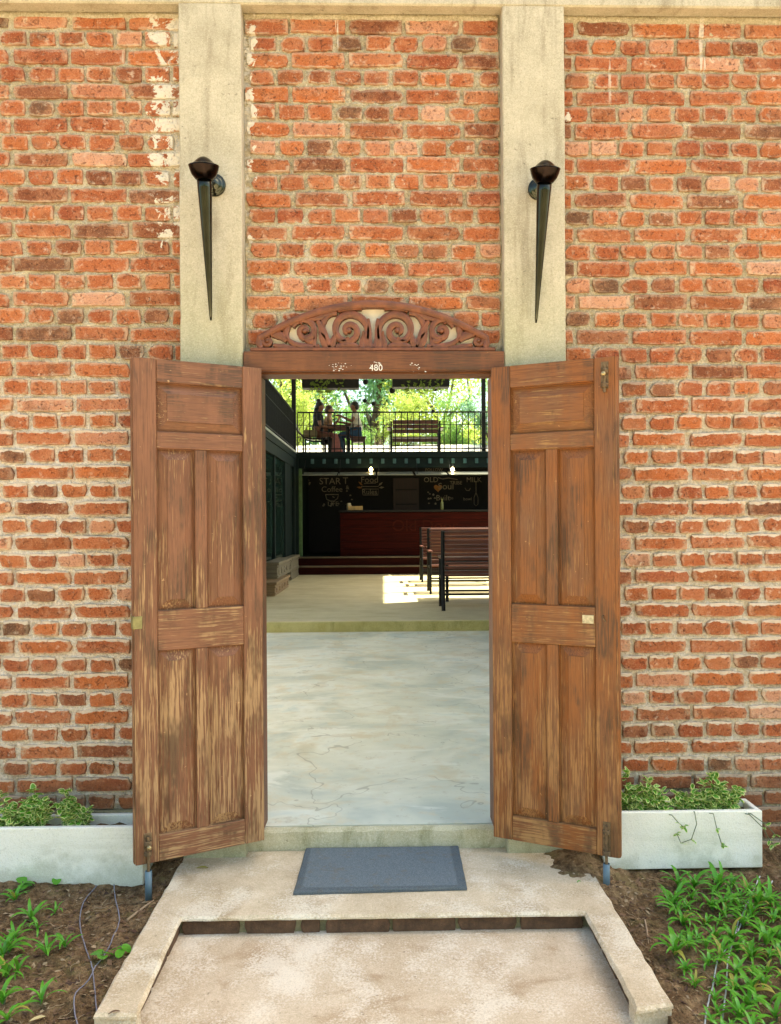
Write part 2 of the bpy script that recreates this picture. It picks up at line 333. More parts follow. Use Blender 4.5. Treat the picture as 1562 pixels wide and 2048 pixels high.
CRATEW = wood('grey_crate_wood', (.17, .145, .09)); TANW = wood('tan_box', (.26, .17, .08))
CHALKB = plain('chalkboard', (.004, .004, .004), .8, var=.3)
CHALK = plain('chalk', (.30, .26, .19), .9, var=.2); CHALKO = plain('chalk_orange', (.45, .22, .07), .9, var=.2)
WHITE = plain('white_paint', (.78, .78, .74), .6, var=.08)

# ================================================================== SETTING
tag(bx('ground', concrete('earth_ground', (.14, .10, .05), (.27, .20, .10), (.10, .115, .035), sx=(.4, .4, 1), sc=.15), None, -400, 400, -400, 400, -.6, -.20), kind='structure')
# soil bed in front of the wall
def soil_mat():
    k = NM('garden_soil', .97, spec=.1); P = k.pos()
    a = k.noise(P, 5., 6, .65); f = k.noise(P, 120., 5, .75); m = k.noise(P, 30., 5, .7)
    c = k.ramp(k.math('ADD', k.math('MULTIPLY', a, .4), k.math('MULTIPLY', m, .6)), [(.34, (.06, .036, .018)), (.5, (.19, .118, .060)), (.64, (.36, .24, .13))])
    c = k.mix(k.math('MULTIPLY', k.step(k.noise(P, 10., 4), .53, .66), .5), c, (.17, .14, .05))
    c = k.mix(k.math('MULTIPLY', k.step(f, .58, .70), .7), c, (.36, .26, .15))
    c = k.mix(k.math('MULTIPLY', k.math('SUBTRACT', 1., k.step(f, .30, .40)), .7), c, (.025, .014, .008))
    k.col(c); k.bump(k.math('ADD', f, m), 1., .012); return k.m
SOIL = soil_mat()
xs = np.arange(-2.8, 2.8001, .008); ys = np.arange(-1.9, .0601, .008); XX, YY = np.meshgrid(xs, ys)
def soil_h(X, Y):
    X = np.asarray(X, float); Y = np.asarray(Y, float)
    return -.128 + .030 * vnoise(X, Y, .22, 1) + .020 * vnoise(X, Y, .07, 2) + .017 * vnoise(X, Y, .028, 3) + .010 * vnoise(X, Y, .013, 4) + .02 * sstep(-.25, 0, Y) - .03 * sstep(-.9, -1.9, Y) + .052 * np.exp(-((X - .78) / .13) ** 2 - ((Y + .15) / .17) ** 2) + .03 * np.exp(-((X + .80) / .05) ** 2 - ((Y + .08) / .10) ** 2)
ZZ = soil_h(XX, YY)
dirt = np.exp(-((YY + .16) / .16) ** 2)
ZZ = np.where((XX > -.765) & (XX < .80 - .20 * dirt), -.24, ZZ)
tag(link('soil', grid_mesh('soil', np.stack([XX, YY, ZZ], -1)), SOIL), kind='structure')

# path and landing
tag(bx('forecourt', concrete('bounce_gravel', (.42, .33, .22), (.60, .50, .36), (.33, .24, .14), sx=(1, 1, 1), sc=.3), None, -14, 14, -10.5, -1.95, -.45, -.175), kind='structure')  # unseen pale gravel, added to bounce warm light onto the wall
ZL, ZP = -.085, -.152
tag(bx('path', PATHM, None, -.70, .74, -10., -.50, -.40, ZP), kind='structure')
def rough_slab(name, poly, z0, z1, m, parent=None, seg=.045, jit=.0018, inset=.008):
    """slab with worn, slightly uneven edges, from an outline"""
    pts = []
    for i in range(len(poly)):
        a, b = Vector(poly[i]), Vector(poly[(i + 1) % len(poly)]); n = max(1, int((b - a).length / seg))
        for k in range(n): pts.append(a.lerp(b, k / n))
    r = random.Random(hash(name) % 1000 if False else len(pts)); n = len(pts); o = []
    area = sum(pts[i].x * pts[(i + 1) % n].y - pts[(i + 1) % n].x * pts[i].y for i in range(n))
    sg = 1 if area > 0 else -1
    for i in range(n):
        t = (pts[(i + 1) % n] - pts[i - 1]).normalized(); nn = Vector((-t.y, t.x)) * sg
        o.append((pts[i] + nn * r.uniform(-jit, jit), nn))
    v = [(p.x, p.y, z0) for p, q in o] + [(p.x, p.y, z1 - inset * r.uniform(.7, 1.5)) for p, q in o] + [((p + q * inset).x, (p + q * inset).y, z1 - r.uniform(0, .0012)) for p, q in o]
    f = []
    for i in range(n):
        j = (i + 1) % n
        for L in (0, 1): f.append((L * n + i, L * n + j, (L + 1) * n + j, (L + 1) * n + i) if sg > 0 else (L * n + j, L * n + i, (L + 1) * n + i, (L + 1) * n + j))
    top = tuple(range(2 * n, 3 * n)); f.append(top if sg > 0 else top[::-1])
    bm = bmesh.new(); me = mesh(name, v, f); bm.from_mesh(me); bmesh.ops.triangulate(bm, faces=[q for q in bm.faces if len(q.verts) > 4]); bm.to_mesh(me); bm.free()
    return link(name, me, m, parent)
land = rough_slab('landing', [(-.785, .0), (-.775, -1.036), (-.655, -1.04), (-.668, -.525), (.70, -.535), (.705, -1.06), (.815, -1.04), (.815, .0)], -.0995, ZL, LANDING)
tag(land, kind='structure')
tag(MB().box(-.775, .805, -.42, -.005, -.3, -.1002).box(-.772, -.69, -1.028, -.42, -.3, -.1002).box(.735, .80, -1.03, -.42, -.3, -.1002).box(-.773, -.660, -1.031, -.985, -.3, -.1022).box(.708, .811, -1.036, -.985, -.3, -.1022).build('landing_base', LANDING, land), kind='stuff')

# ---------------------------------------------------------------- bricks
def brick_mesh(L, H, D, seed):
    r = random.Random(seed); n = 12
    # outline: 12 points, long sides split in 4, short in 2
    out = [(-.5, -.5), (-.25, -.5), (0, -.5), (.25, -.5), (.5, -.5), (.5, 0), (.5, .5), (.25, .5), (0, .5), (-.25, .5), (-.5, .5), (-.5, 0)]
    a = []
    for (u, w) in out:
        corner = abs(u) == .5 and abs(w) == .5
        cx = (r.uniform(.001, .004) if r.random() < .75 else r.uniform(.005, .012)) if corner else 0
        a.append((u * L - math.copysign(cx, u) * (abs(u) == .5) + r.uniform(-.0022, .0022), w * H - math.copysign(cx * .6, w) * (abs(w) == .5) + r.uniform(-.0022, .0022)))
    v = [(x, D, z) for x, z in a] + [(x, r.uniform(.0012, .0035), z) for x, z in a]
    for x, z in a:
        k = r.uniform(.0016, .0042); l = math.hypot(x / L, z / H) or 1
        v.append((x - math.copysign(min(abs(x), k), x), r.uniform(-.0012, .0012), z - math.copysign(min(abs(z), k * .8), z)))
    v.append((r.uniform(-.02, .02), r.uniform(-.003, .001), 0))
    f = []
    for Lr in (0, 1):
        for i in range(n): j = (i + 1) % n; f.append((Lr * n + i, Lr * n + j, (Lr + 1) * n + j, (Lr + 1) * n + i))
    for i in range(n): f.append((2 * n + i, 2 * n + (i + 1) % n, 3 * n))
    me = mesh('brick', v, f, False); me.materials.append(BRICK)
    at = me.attributes.new('rim', 'FLOAT', 'POINT'); at.data.foreach_set('value', [1.0] * (3 * n) + [0.0])
    return me
ST = [brick_mesh(.2185 + random.uniform(-.005, .005), .0575 + random.uniform(-.0025, .0025), .07, i) for i in range(14)]
HD = [brick_mesh(.1025 + random.uniform(-.005, .005), .0575 + random.uniform(-.0025, .0025), .07, 100 + i) for i in range(14)]
CL = [brick_mesh(.047 + random.uniform(-.005, .006), .057, .07, 200 + i) for i in range(5)]
PITCH = .0703
def infill(x0, x1, z0, z1, ztop, phase, name_label, vis, first_stretch=True, closer=None, hd_phase=0.0):
    """brick courses, alternating stretchers and headers, with a mortar bed; bricks outside the picture joined"""
    root = empty('brick_wall', ((x0 + x1) / 2, 0, z0), 0, name_label, 'brick wall', 'brick infill walls between the pilasters')
    inv = Vector(root.location)
    rows = int((ztop - z0) / PITCH) + 1; loose = MB(); rects = []
    for i in range(rows + 1):
        zc = ztop - i * PITCH
        if zc - .02 < z0: break
        stretch = (i % 2 == 0) == first_stretch; pitch = .2335 if stretch else .1165
        ph = phase if stretch else phase + .058 + hd_phase
        r0 = math.floor((x0 - ph) / pitch) - 1; x = ph + r0 * pitch + random.uniform(-.008, .008)
        wob = random.uniform(-.001, .001)
        while x < x1 + pitch:
            lo, hi = max(x, x0), min(x + pitch, x1)
            x += pitch + random.uniform(-.0015, .0015)
            w = hi - lo
            if w < .035: continue
            cut = w < pitch * .93
            xc = (lo + hi) / 2 + random.uniform(-.002, .002); zz = zc + random.uniform(-.0025, .0025) + .003 * math.sin(xc * 3 + i * .7)
            pool = ST if (stretch and w > .15) else HD if w > .075 else CL
            me = random.choice(pool); sx = 1.0
            if cut:
                nat = {id(ST): .2185, id(HD): .1025, id(CL): .047}[id(pool)]; sx = (w - .013) / nat
            dy = random.uniform(-.0025, .0025) + (random.random() < .05) * .003
            rot = random.gauss(0, .011) * (1 if stretch else 1.6); fl = random.random() < .5
            M = Matrix.Translation((xc, dy, zz)) @ Matrix.Rotation(rot + (math.pi if fl and False else 0), 4, 'Y') @ Matrix.Diagonal((sx, 1, random.uniform(.95, 1.04), 1))
            rects.append((xc - w / 2 + .008, xc + w / 2 - .008, zz - .0275, zz + .0275))
            if vis[0] < xc < vis[1]:
                o = bpy.data.objects.new('brick', me); COL.objects.link(o); o.parent = root
                o.matrix_local = Matrix.Translation(-inv) @ M
            else:
                loose.add([(Matrix.Translation(-inv) @ M) @ p.co for p in me.vertices], [tuple(q.vertices) for q in me.polygons], 0, True)
    if loose.v: tag(loose.build('brick_outer', BRICK_S, root), kind='stuff')
    # mortar bed: uneven lime mortar, squeezed up around the bricks
    xa, xb = max(x0, vis[0] - .45), min(x1, vis[1] + .45)
    gx = np.arange(xa, xb + .0059, .006); gz = np.arange(z0, z1 + .0059, .006); gx[-1] = xb; gz[-1] = z1
    GX, GZ = np.meshgrid(gx, gz); H = np.full(GX.shape, 0.0)
    low = 1 - sstep(1.6, 2.0, GZ)
    H += .0108 + .0022 * low
    H += .0065 * vnoise(GX, GZ, .05, 11) + .0075 * vnoise(GX, GZ, .018, 12) + .0075 * vnoise(GX, GZ, .009, 13)
    for (a, b, c, d) in rects:      # mortar squeezed over the top arris of each brick
        i0, i1 = np.searchsorted(gx, [a - .01, b + .01]); j0, j1 = np.searchsorted(gz, [c - .01, d + .014])
        if i1 <= i0 or j1 <= j0: continue
        s = GZ[j0:j1, i0:i1] - d; xx = GX[j0:j1, i0:i1]
        H[j0:j1, i0:i1] -= (.0035 + .003 * low[j0:j1, i0:i1]) * np.exp(-((s - .001) / .006) ** 2) * (.6 + 1.2 * vnoise(xx, xx * 0 + d, .03, 14))
    P = np.stack([GX - inv.x, H, GZ - inv.z], -1)
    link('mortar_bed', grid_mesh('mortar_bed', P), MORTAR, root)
    c = MB()
    for a, b in ((x0, x1),): c.box(a - inv.x, b - inv.x, .03, .225, z0 - inv.z, z1 - inv.z)
    if xa > x0: c.box(x0 - inv.x, xa - inv.x, .006, .031, z0 - inv.z, z1 - inv.z)
    if xb < x1: c.box(xb - inv.x, x1 - inv.x, .006, .031, z0 - inv.z, z1 - inv.z)
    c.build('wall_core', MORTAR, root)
    return root
BZ = 3.315
wl = infill(-3.2, -.779, .088, BZ, 3.281, -1.465, 'orange brick wall left of the doorway beside the splashed limewash, above the longer planter', (-1.60, -.7))
wc = infill(-.531, .515, 1.93, BZ, 3.268, -.345, 'orange brick wall panel above the carved pediment between the two concrete pilasters', (-.6, .6), hd_phase=.004)
wr = infill(.763, 3.2, -.16, BZ, 3.265, .815, 'orange brick wall panel behind the short planter with the cut end, beside the varnished door leaf', (.7, 1.74), hd_phase=.01)
tag(bx('plinth', PLINTH, None, -3.2, -.78, -.012, .2, -.3, .0875, c=.004), kind='structure')
# soil behind the planters
# ---------------------------------------------------------------- pilasters and beam
def pilaster(xa, xb, label, seed):
    n = 90; zs = np.linspace(-.14, BZ - .001, n); v = []; prof_n = 7
    for i, z in enumerate(zs):
        e0 = .003 * vnoise(np.array([z]), np.array([seed]), .2, seed)[0] + .0022 * vnoise(np.array([z]), np.array([seed]), .04, seed + 1)[0]
        e1 = .003 * vnoise(np.array([z]), np.array([seed]), .2, seed + 2)[0] + .0022 * vnoise(np.array([z]), np.array([seed]), .04, seed + 3)[0]
        a, b = xa + e0, xb + e1; fy = -.06 + .002 * vnoise(np.array([z]), np.array([0.]), .3, seed + 4)[0]
        v += [(a, .2, z), (a, fy + .004, z), (a + .004, fy, z), ((a + b) / 2, fy - .001, z), (b - .004, fy, z), (b, fy + .004, z), (b, .2, z)]
    f = [(i * 7 + k, i * 7 + k + 1, (i + 1) * 7 + k + 1, (i + 1) * 7 + k) for i in range(n - 1) for k in range(6)]
    return tag(link('concrete_pilaster', mesh('concrete_pilaster', v, f, False), CEMENT), label, 'pilaster', 'concrete pilasters beside the doorway')
pilaster(-.779, -.531, 'pale cement pilaster rising behind the heavily worn door leaf', 21)
pilaster(.5145, .763, 'pale cement pilaster rising behind the smoother varnished door leaf', 31)
bm_ = MB().box(-9, 9, -.0605, .2, BZ, 3.62, c=.006)
tag(bm_.build('concrete_beam', CEMENT), 'horizontal pale cement beam across the top of the brick walls', 'beam')
up = MB().box(-9, 9, -.02, .2, 3.621, 6.3).box(3.201, 9, -.01, .2, -.3, BZ - .001).box(-9, -3.201, -.01, .2, -.3, BZ - .001)  # unseen storey and side bays, added to keep sun off the foreground
tag(up.build('shade_upper_wall', plain('shade_wall_plaster', (.5, .42, .28), .9)), 'added unseen plastered wall above and beside the brickwork, shading the ground in front', 'wall')
# cement smear under the beam
for (a, b) in ((-3.2, -.78), (-.53, .514), (.764, 3.2)):
    gx = np.arange(a, b, .015); vv = []
    for x in gx: vv += [(x, .02, BZ), (x, -.004, BZ - .001), (x, -.003, BZ - .010 - .018 * (vnoise(np.array([x]), np.array([0.]), .07, 44)[0] + .5)), (x, .02, BZ - .035)]
    ff = [(i * 4 + k, i * 4 + k + 1, (i + 1) * 4 + k + 1, (i + 1) * 4 + k) for i in range(len(gx) - 1) for k in range(3)]
    root = wl if b < -.6 else wc if b < .6 else wr
    o = link('mortar_fillet', mesh('mortar_fillet', vv, ff, True), MORTAR, root); o.location = -Vector(root.location)

# ---------------------------------------------------------------- threshold and floors
thr = rough_slab('threshold', [(-.62, .0), (.62, -.004), (.62, .036), (-.62, .036)], -.12, .0, SILL, jit=.003, inset=.012)
tag(thr, kind='structure')
tag(bx('courtyard_floor', FLOOR, None, -7, 7, .037, 5.61, -.3, -.001), kind='structure')
tag(bx('platform', PLAT, None, -7, 7, 5.64, 18, -.3, .12, c=.006), kind='structure')
tag(bx('platform_riser', PLATF, None, -7, 7, 5.612, 5.6395, -.3, .112, c=.004), kind='structure')

# ---------------------------------------------------------------- door frame
FY0, FY1 = -.066, .10
fr = empty('door_frame', (0, 0, 0), 0, 'brown timber door frame with the white painted number on its lintel', 'door frame')
lint = bx('lintel', FRM, fr, -.529, .513, FY0, FY1, 1.8500, 1.9295, c=.004)
bx('lintel_rebate', FRM, fr, -.4665, .4665, FY0 + .03, FY1 - .03, 1.842, 1.8498, c=.001)
for s in (-1, 1):
    xo = -.529 if s < 0 else .513
    bx('jamb', FRMv, fr, xo, s * .4795, FY0 + .002, FY1, .0, 1.8497, c=.003)
    bx('jamb_rebate', FRMv, fr, s * .4793, s * .467, FY0 + .03, FY1 - .001, .0, 1.8415, c=.001)
def text_mesh(txt, size, ext=.0008):
    cu = bpy.data.curves.new('text', 'FONT'); cu.body = txt; cu.size = size; cu.align_x = 'CENTER'; cu.align_y = 'CENTER'; cu.extrude = ext; cu.resolution_u = 3
    o = bpy.data.objects.new('text', cu); COL.objects.link(o); bpy.context.view_layer.update()
    me = bpy.data.meshes.new_from_object(o.evaluated_get(bpy.context.evaluated_depsgraph_get())); bpy.data.objects.remove(o); me.materials.clear(); return me
PNT = plain('number_paint', (.70, .66, .58), .7, var=.15, scale=60)
nb = link('house_number', text_mesh('480', .036), PNT, fr); p = atY(752, 736, FY0 - .0015); nb.location = p; nb.rotation_euler = (R(90), 0, 0)
ch = MB(); rr = random.Random(3)
for k in range(54):   # remains of the oval plate round the number
    th = rr.uniform(0, 2 * math.pi)
    if -2.6 < th - 2 * math.pi < -.5 and rr.random() < .8: continue
    q = rr.uniform(.75, 1.05) if rr.random() < .7 else rr.uniform(.2, .9)
    cx, cz = .020 * q * math.cos(th) * 1.15, .0165 * q * math.sin(th) + .008
    if abs(cx) < .02 and abs(cz) < .007: continue
    n = 5; pr = rr.uniform(.0010, .0030); pts = [(p.x + cx + pr * rr.uniform(.5, 1.5) * math.cos(a), FY0 - .0012, p.z + cz + pr * rr.uniform(.4, 1) * math.sin(a)) for a in [2 * math.pi * i / n for i in range(n)]]
    ch.add(pts, [tuple(range(n))])
for (ux, s) in ((-.145, 26), (.16, 14)):
    for k in range(s):
        cx, cz = p.x + ux + rr.gauss(0, .018), p.z + rr.gauss(.006, .010); n = 5; pr = rr.uniform(.0008, .003)
        ch.add([(cx + 1.6 * pr * rr.uniform(.5, 1.5) * math.cos(a), FY0 - .0012, cz + pr * rr.uniform(.4, 1) * math.sin(a)) for a in [2 * math.pi * i / n for i in range(n)]], [tuple(range(n))])
tag(ch.build('paint_flakes', PNT, fr), kind='stuff')

# ---------------------------------------------------------------- carved pediment
PX, PZ = -.012, 1.930
ped = empty('carved_pediment', (PX, -.03, PZ), 0, 'arched carved scrollwork pediment over the doorway with a pale backing board', 'pediment')
def ribbon(cl, wd, yb, yf, crown=.004):
    """carved band along a centre line in the x-z plane"""
    n = len(cl); v = []
    for i, (x, z) in enumerate(cl):
        a = cl[max(0, i - 1)]; b = cl[min(n - 1, i + 1)]; tx, tz = b[0] - a[0], b[1] - a[1]; l = math.hypot(tx, tz) or 1; nx, nz = -tz / l, tx / l; w = wd[i] / 2
        v += [(x - nx * w, yb, z - nz * w), (x - nx * w, yf + crown, z - nz * w), (x - nx * w * .35, yf, z - nz * w * .35), (x + nx * w * .35, yf, z + nz * w * .35), (x + nx * w, yf + crown, z + nz * w), (x + nx * w, yb, z + nz * w)]
    f = [(i * 6 + k, (i + 1) * 6 + k, (i + 1) * 6 + k + 1, i * 6 + k + 1) for i in range(n - 1) for k in range(5)]
    f += [(0, 1, 2, 3, 4, 5), tuple((n - 1) * 6 + k for k in range(5, -1, -1))]
    return v, f
def spiral(cx, cz, r0, r1, a0, turns, w0, w1, n=40, sgn=1):
    cl, wd = [], []
    for i in range(n):
        t = i / (n - 1); r = r0 + (r1 - r0) * t ** .85; a = a0 + sgn * turns * 2 * math.pi * t
        cl.append((cx + r * math.cos(a), cz + r * math.sin(a))); wd.append(w0 + (w1 - w0) * t)
    cl_end = cl[-1]
    return cl, wd
def bez(p0, p1, p2, p3, w, n=18):
    cl, wd = [], []
    for i in range(n):
        t = i / (n - 1); s = 1 - t
        cl.append(tuple(s ** 3 * p0[k] + 3 * s * s * t * p1[k] + 3 * s * t * t * p2[k] + t ** 3 * p3[k] for k in (0, 1)))
        wd.append(w[0] + (w[1] - w[0]) * t if len(w) == 2 else (w[0] * (1 - 2 * t) + w[1] * 2 * t if t < .5 else w[1] * (2 - 2 * t) + w[2] * (2 * t - 1)))
    return cl, wd
arch_top = lambda u: .205 - .66 * u * u
pieces = []
ah = [(u, arch_top(u) - .004) for u in np.linspace(-.458, .462, 60)]
AB = ribbon([(u, z - .008) for u, z in ah], [.024 + .004 * math.cos(u * 4) for u, z in ah], .028, -.024, .006)
link('arch_band', mesh('arch_band', *AB), CARVE, ped)
for s_ in (-1, 1): link('end_block', mesh('end_block', *ribbon([(s_ * .452, .0165), (s_ * .458, .035), (s_ * .455, .062)], [.022, .026, .020], .0275, -.022, .006)), CARVE, ped)
bx('base_rail', CARVE, ped, -.492, .492, -.026, .03, .0005, .0165, c=.004)
bk = [(u, arch_top(u) - .014) for u in np.linspace(-.45, .455, 40)]
vv = [(u, y, z) for y in (.018, .029) for (u, z) in ([(-.45, .010)] + bk + [(.455, .010)])]; m_ = len(bk) + 2
link('backing_board', mesh('backing_board', vv, [tuple(range(m_)), tuple(range(2 * m_ - 1, m_ - 1, -1))] + [(i, i + m_, (i + 1) % m_ + m_, (i + 1) % m_) for i in range(m_)]), OLDWHITE, ped)
def scroll(c, name='scroll'): 
    v, f = ribbon(c[0], [q * 1.85 for q in c[1]], .0175, -.014); link(name, mesh(name, v, f), CARVE, ped)
for s in (-1, 1):
    mir = lambda c: ([(s * x, z) for x, z in c[0]], c[1])
    T = []
    T.append(spiral(.098, .088, .083, .008, R(205), -1.72, .015, .012, 64, 1))             # great scroll
    T.append(spiral(.275, .086, .055, .006, R(20), 1.45, .013, .011, 52, 1))               # second scroll
    T.append(spiral(.425, .046, .026, .005, R(110), -1.25, .011, .009, 36, 1))             # end scroll
    T.append(bez((.015, .018), (.03, .07), (.012, .10), (.020, .135), (.020, .014, .006)))  # centre stem
    T.append(bez((.175, .018), (.21, .03), (.19, .10), (.225, .125), (.016, .022, .008)))   # palmette
    T.append(bez((.175, .018), (.185, .06), (.205, .07), (.215, .085), (.018, .014, .004)))
    T.append(bez((.175, .018), (.155, .05), (.16, .06), (.150, .080), (.018, .013, .004)))
    T.append(bez((.145, .158), (.19, .165), (.22, .13), (.262, .134), (.010, .017, .006)))  # upper leaf
    T.append(bez((.262, .134), (.29, .138), (.30, .120), (.285, .115), (.008, .010, .004)))
    T.append(bez((.215, .025), (.25, .015), (.30, .012), (.345, .055), (.010, .018, .008)))  # lower sweep
    T.append(bez((.345, .055), (.36, .085), (.34, .105), (.335, .125), (.010, .013, .005)))
    T.append(bez((.345, .050), (.375, .075), (.395, .075), (.410, .072), (.014, .018, .010)))
    T.append(bez((.31, .018), (.35, .016), (.38, .020), (.40, .030), (.008, .016, .008)))
    T.append(bez((.06, .020), (.085, .032), (.12, .032), (.15, .020), (.010, .018, .010)))
    T.append(bez((.098, .060), (.11, .045), (.13, .04), (.145, .052), (.006, .012, .004)))
    T.append(bez((.275, .055), (.262, .035), (.24, .045), (.232, .062), (.006, .012, .004)))
    T.append(bez((.045, .175), (.07, .182), (.10, .178), (.14, .165), (.006, .010, .006)))
    T.append(bez((.175, .150), (.20, .135), (.205, .115), (.195, .10), (.008, .012, .004)))
    T.append(bez((.335, .105), (.355, .112), (.375, .095), (.385, .085), (.006, .012, .005)))
    T.append(bez((.235, .018), (.245, .05), (.228, .07), (.235, .092), (.010, .009, .004)))
    T.append(bez((.045, .018), (.05, .05), (.035, .06), (.04, .085), (.012, .010, .004)))
    for c in T: scroll(mir(c))
    for (cx, cz, rb) in ((.098, .088, .011), (.275, .086, .010), (.425, .046, .008)):
        M = Matrix.Translation((s * cx, -.010, cz)) @ Matrix.Rotation(R(90), 4, 'X')
        MB().lathe([(rb, -.026), (rb, .003), (rb * .7, .007), (.0005, .009)], 12, M).build('rosette', CARVE, ped)

# ---------------------------------------------------------------- door leaves
LW, LH, LT = .479, 1.854, .042
def raised_panel(x0, x1, z0, z1, m, parent, bev=.038):
    """fielded panel, both faces"""
    v, f = [], []
    def ring(a, y): return [(x0 + a, y, z0 + a), (x1 - a, y, z0 + a), (x1 - a, y, z1 - a), (x0 + a, y, z1 - a)]
    for s in (-1, 1):
        b = len(v); v += ring(-.006, s * .002) + ring(.003, s * .002) + ring(bev, s * .0165) + ring(bev + .001, s * .0195)
        for L in range(3):
            for i in range(4):
                j = (i + 1) % 4; q = (b + L * 4 + i, b + L * 4 + j, b + (L + 1) * 4 + j, b + (L + 1) * 4 + i); f.append(q if s < 0 else q[::-1])
        q = tuple(b + 12 + i for i in range(4)); f.append(q if s < 0 else q[::-1])
    f += [(i, 16 + i, 16 + (i + 1) % 4, (i + 1) % 4) for i in range(4)]
    return link('panel', mesh('panel', v, f), m, parent)
def bolt(parent, s, x, z0, L, face, knob=True):
    """iron tower bolt on the face side"""
    y = face * (LT / 2)
    b = MB().box(x - .014, x + .014, y, y + face * .0025, z0, z0 + L, c=.001).build('bolt_plate', RUST, parent)
    MB().tube([(x, y + face * .009, z0 - (.075 if z0 < .5 else .014)), (x, y + face * .009, z0 + L - .012)], .0055, 10).build('bolt_rod', RUST, b)
    for zz in (z0 + .012, z0 + L - .035):
        pts = [(x + .0115 * math.cos(a), y + face * (.002 + .0155 * math.sin(a)), zz) for a in np.linspace(0, math.pi, 9)]
        k = MB(); 
        for d in (-.005, .0, .005): k.tube([(q[0], q[1], q[2] + d) for q in pts], .0032, 6)
        k.build('staple', RUST, b)
    if knob:
        zz = z0 + L * .5
        MB().lathe([(.003, 0), (.003, .012), (.0085, .016), (.0095, .022), (.006, .028), (.0005, .0285)], 14, Matrix.Translation((x, y + face * .012, zz)) @ Matrix.Rotation(R(-90) * face, 4, 'X')).build('knob', BRASS, b)
def door_leaf(hx, ang, face, mv, mh, label, bolts):
    d = empty('door_leaf', (hx, -.088, .0), ang, label, 'door', 'open door leaves')
    T = LT / 2; S = .077
    bx('stile', mv, d, .0, S, -T, T, 0, LH, c=.0025); bx('stile', mv, d, LW - S, LW, -T, T, 0, LH, c=.0025)
    rails = [(0, .095), (.775, .924), (1.523, 1.586), (1.768, LH)]
    for a, b in rails: bx('rail', mh, d, S + .0003, LW - S - .0003, -T + .0006, T - .0006, a, b, c=.0025)
    xm = LW / 2
    for a, b in ((.0955, .7745), (.9245, 1.5225)):
        bx('mullion', mv, d, xm - .0225, xm + .0225, -T + .0009, T - .0009, a, b, c=.0025)
        raised_panel(S, xm - .0225, a, b, mv, d); raised_panel(xm + .0225, LW - S, a, b, mv, d)
    raised_panel(S, LW - S, 1.5865, 1.7675, mh, d)
    e = MB().tube([(LW + .001, face * (T - .004), .002), (LW + .001, face * (T - .004), LH - .002)], .0055, 10).box(LW - .0005, LW + .010, -T + .004, T - .012, .001, LH - .001, c=.002); e.build('edge_bead', mv, d)
    for x, z, L, kn in bolts: bolt(d, 1, x, z, L, face, kn)
    for zc in (.25, .95, 1.62):   # butt hinges
        MB().tube([(-.004, -face * .012, zc - .045), (-.004, -face * .012, zc + .045)], .006, 8).box(-.004, .03, -face * (T + .0015), -face * T, zc - .045, zc + .045).build('hinge', RUST, d)
    return d
HXL = atY(523, 1200, -.088).x; HXR = atY(987.5, 1200, -.088).x
dl = door_leaf(HXL, R(180 + 26.3), 1, D1v, D1h, 'left open door leaf, brown panelled timber with heavily flaked paint', [(LW - .037, .028, .085, True)])
dr = door_leaf(HXR, R(-26.3), -1, D2v, D2h, 'right open door leaf, smoother orange varnished panelled timber with two bolts', [(LW - .040, .004, .125, False), (LW - .037, LH - .118, .10, True)])
bx('hasp_plate', plain('greenish_brass', (.22, .20, .08), .5, .5, scale=40), dl, LW - .022, LW + .0118, -.0205, LT / 2 + .0022, .862, .908, c=.001)
k_ = bx('lock_patch', plain('worn_filler', (.50, .42, .25), .8, var=.4, scale=70), dr, LW - .125, LW - .083, -LT / 2 - .0012, -LT / 2 + .002, .862, .893, c=.0008)
MB().tube([(LW - .045, -LT / 2 - .001, .895), (LW - .05, -LT / 2 - .010, .892), (LW - .043, -LT / 2 - .008, .880), (LW - .04, -LT / 2 - .001, .872)], .002, 6).build('hook', RUST, dr)
# ground sockets of the bolts
for d, x, lab in ((dl, LW - .037, 'short blue grey pipe socket in the soil under the flaked door leaf'), (dr, LW - .040, 'short blue grey pipe socket in the soil under the varnished door leaf')):
    f_ = 1 if d is dl else -1
    w = Matrix.Translation(d.location) @ Matrix.Rotation(d.rotation_euler.z, 4, 'Z') @ Vector((x, f_ * (LT / 2 + .009), 0))
    o = MB().lathe([(.0095, -.11), (.0095, 0), (.0125, 0), (.0125, -.11)], 18).build('pipe_socket', PVC); o.location = (w.x, w.y, -.022)
    tag(o, lab, 'pipe', 'pipe sockets under the door bolts')

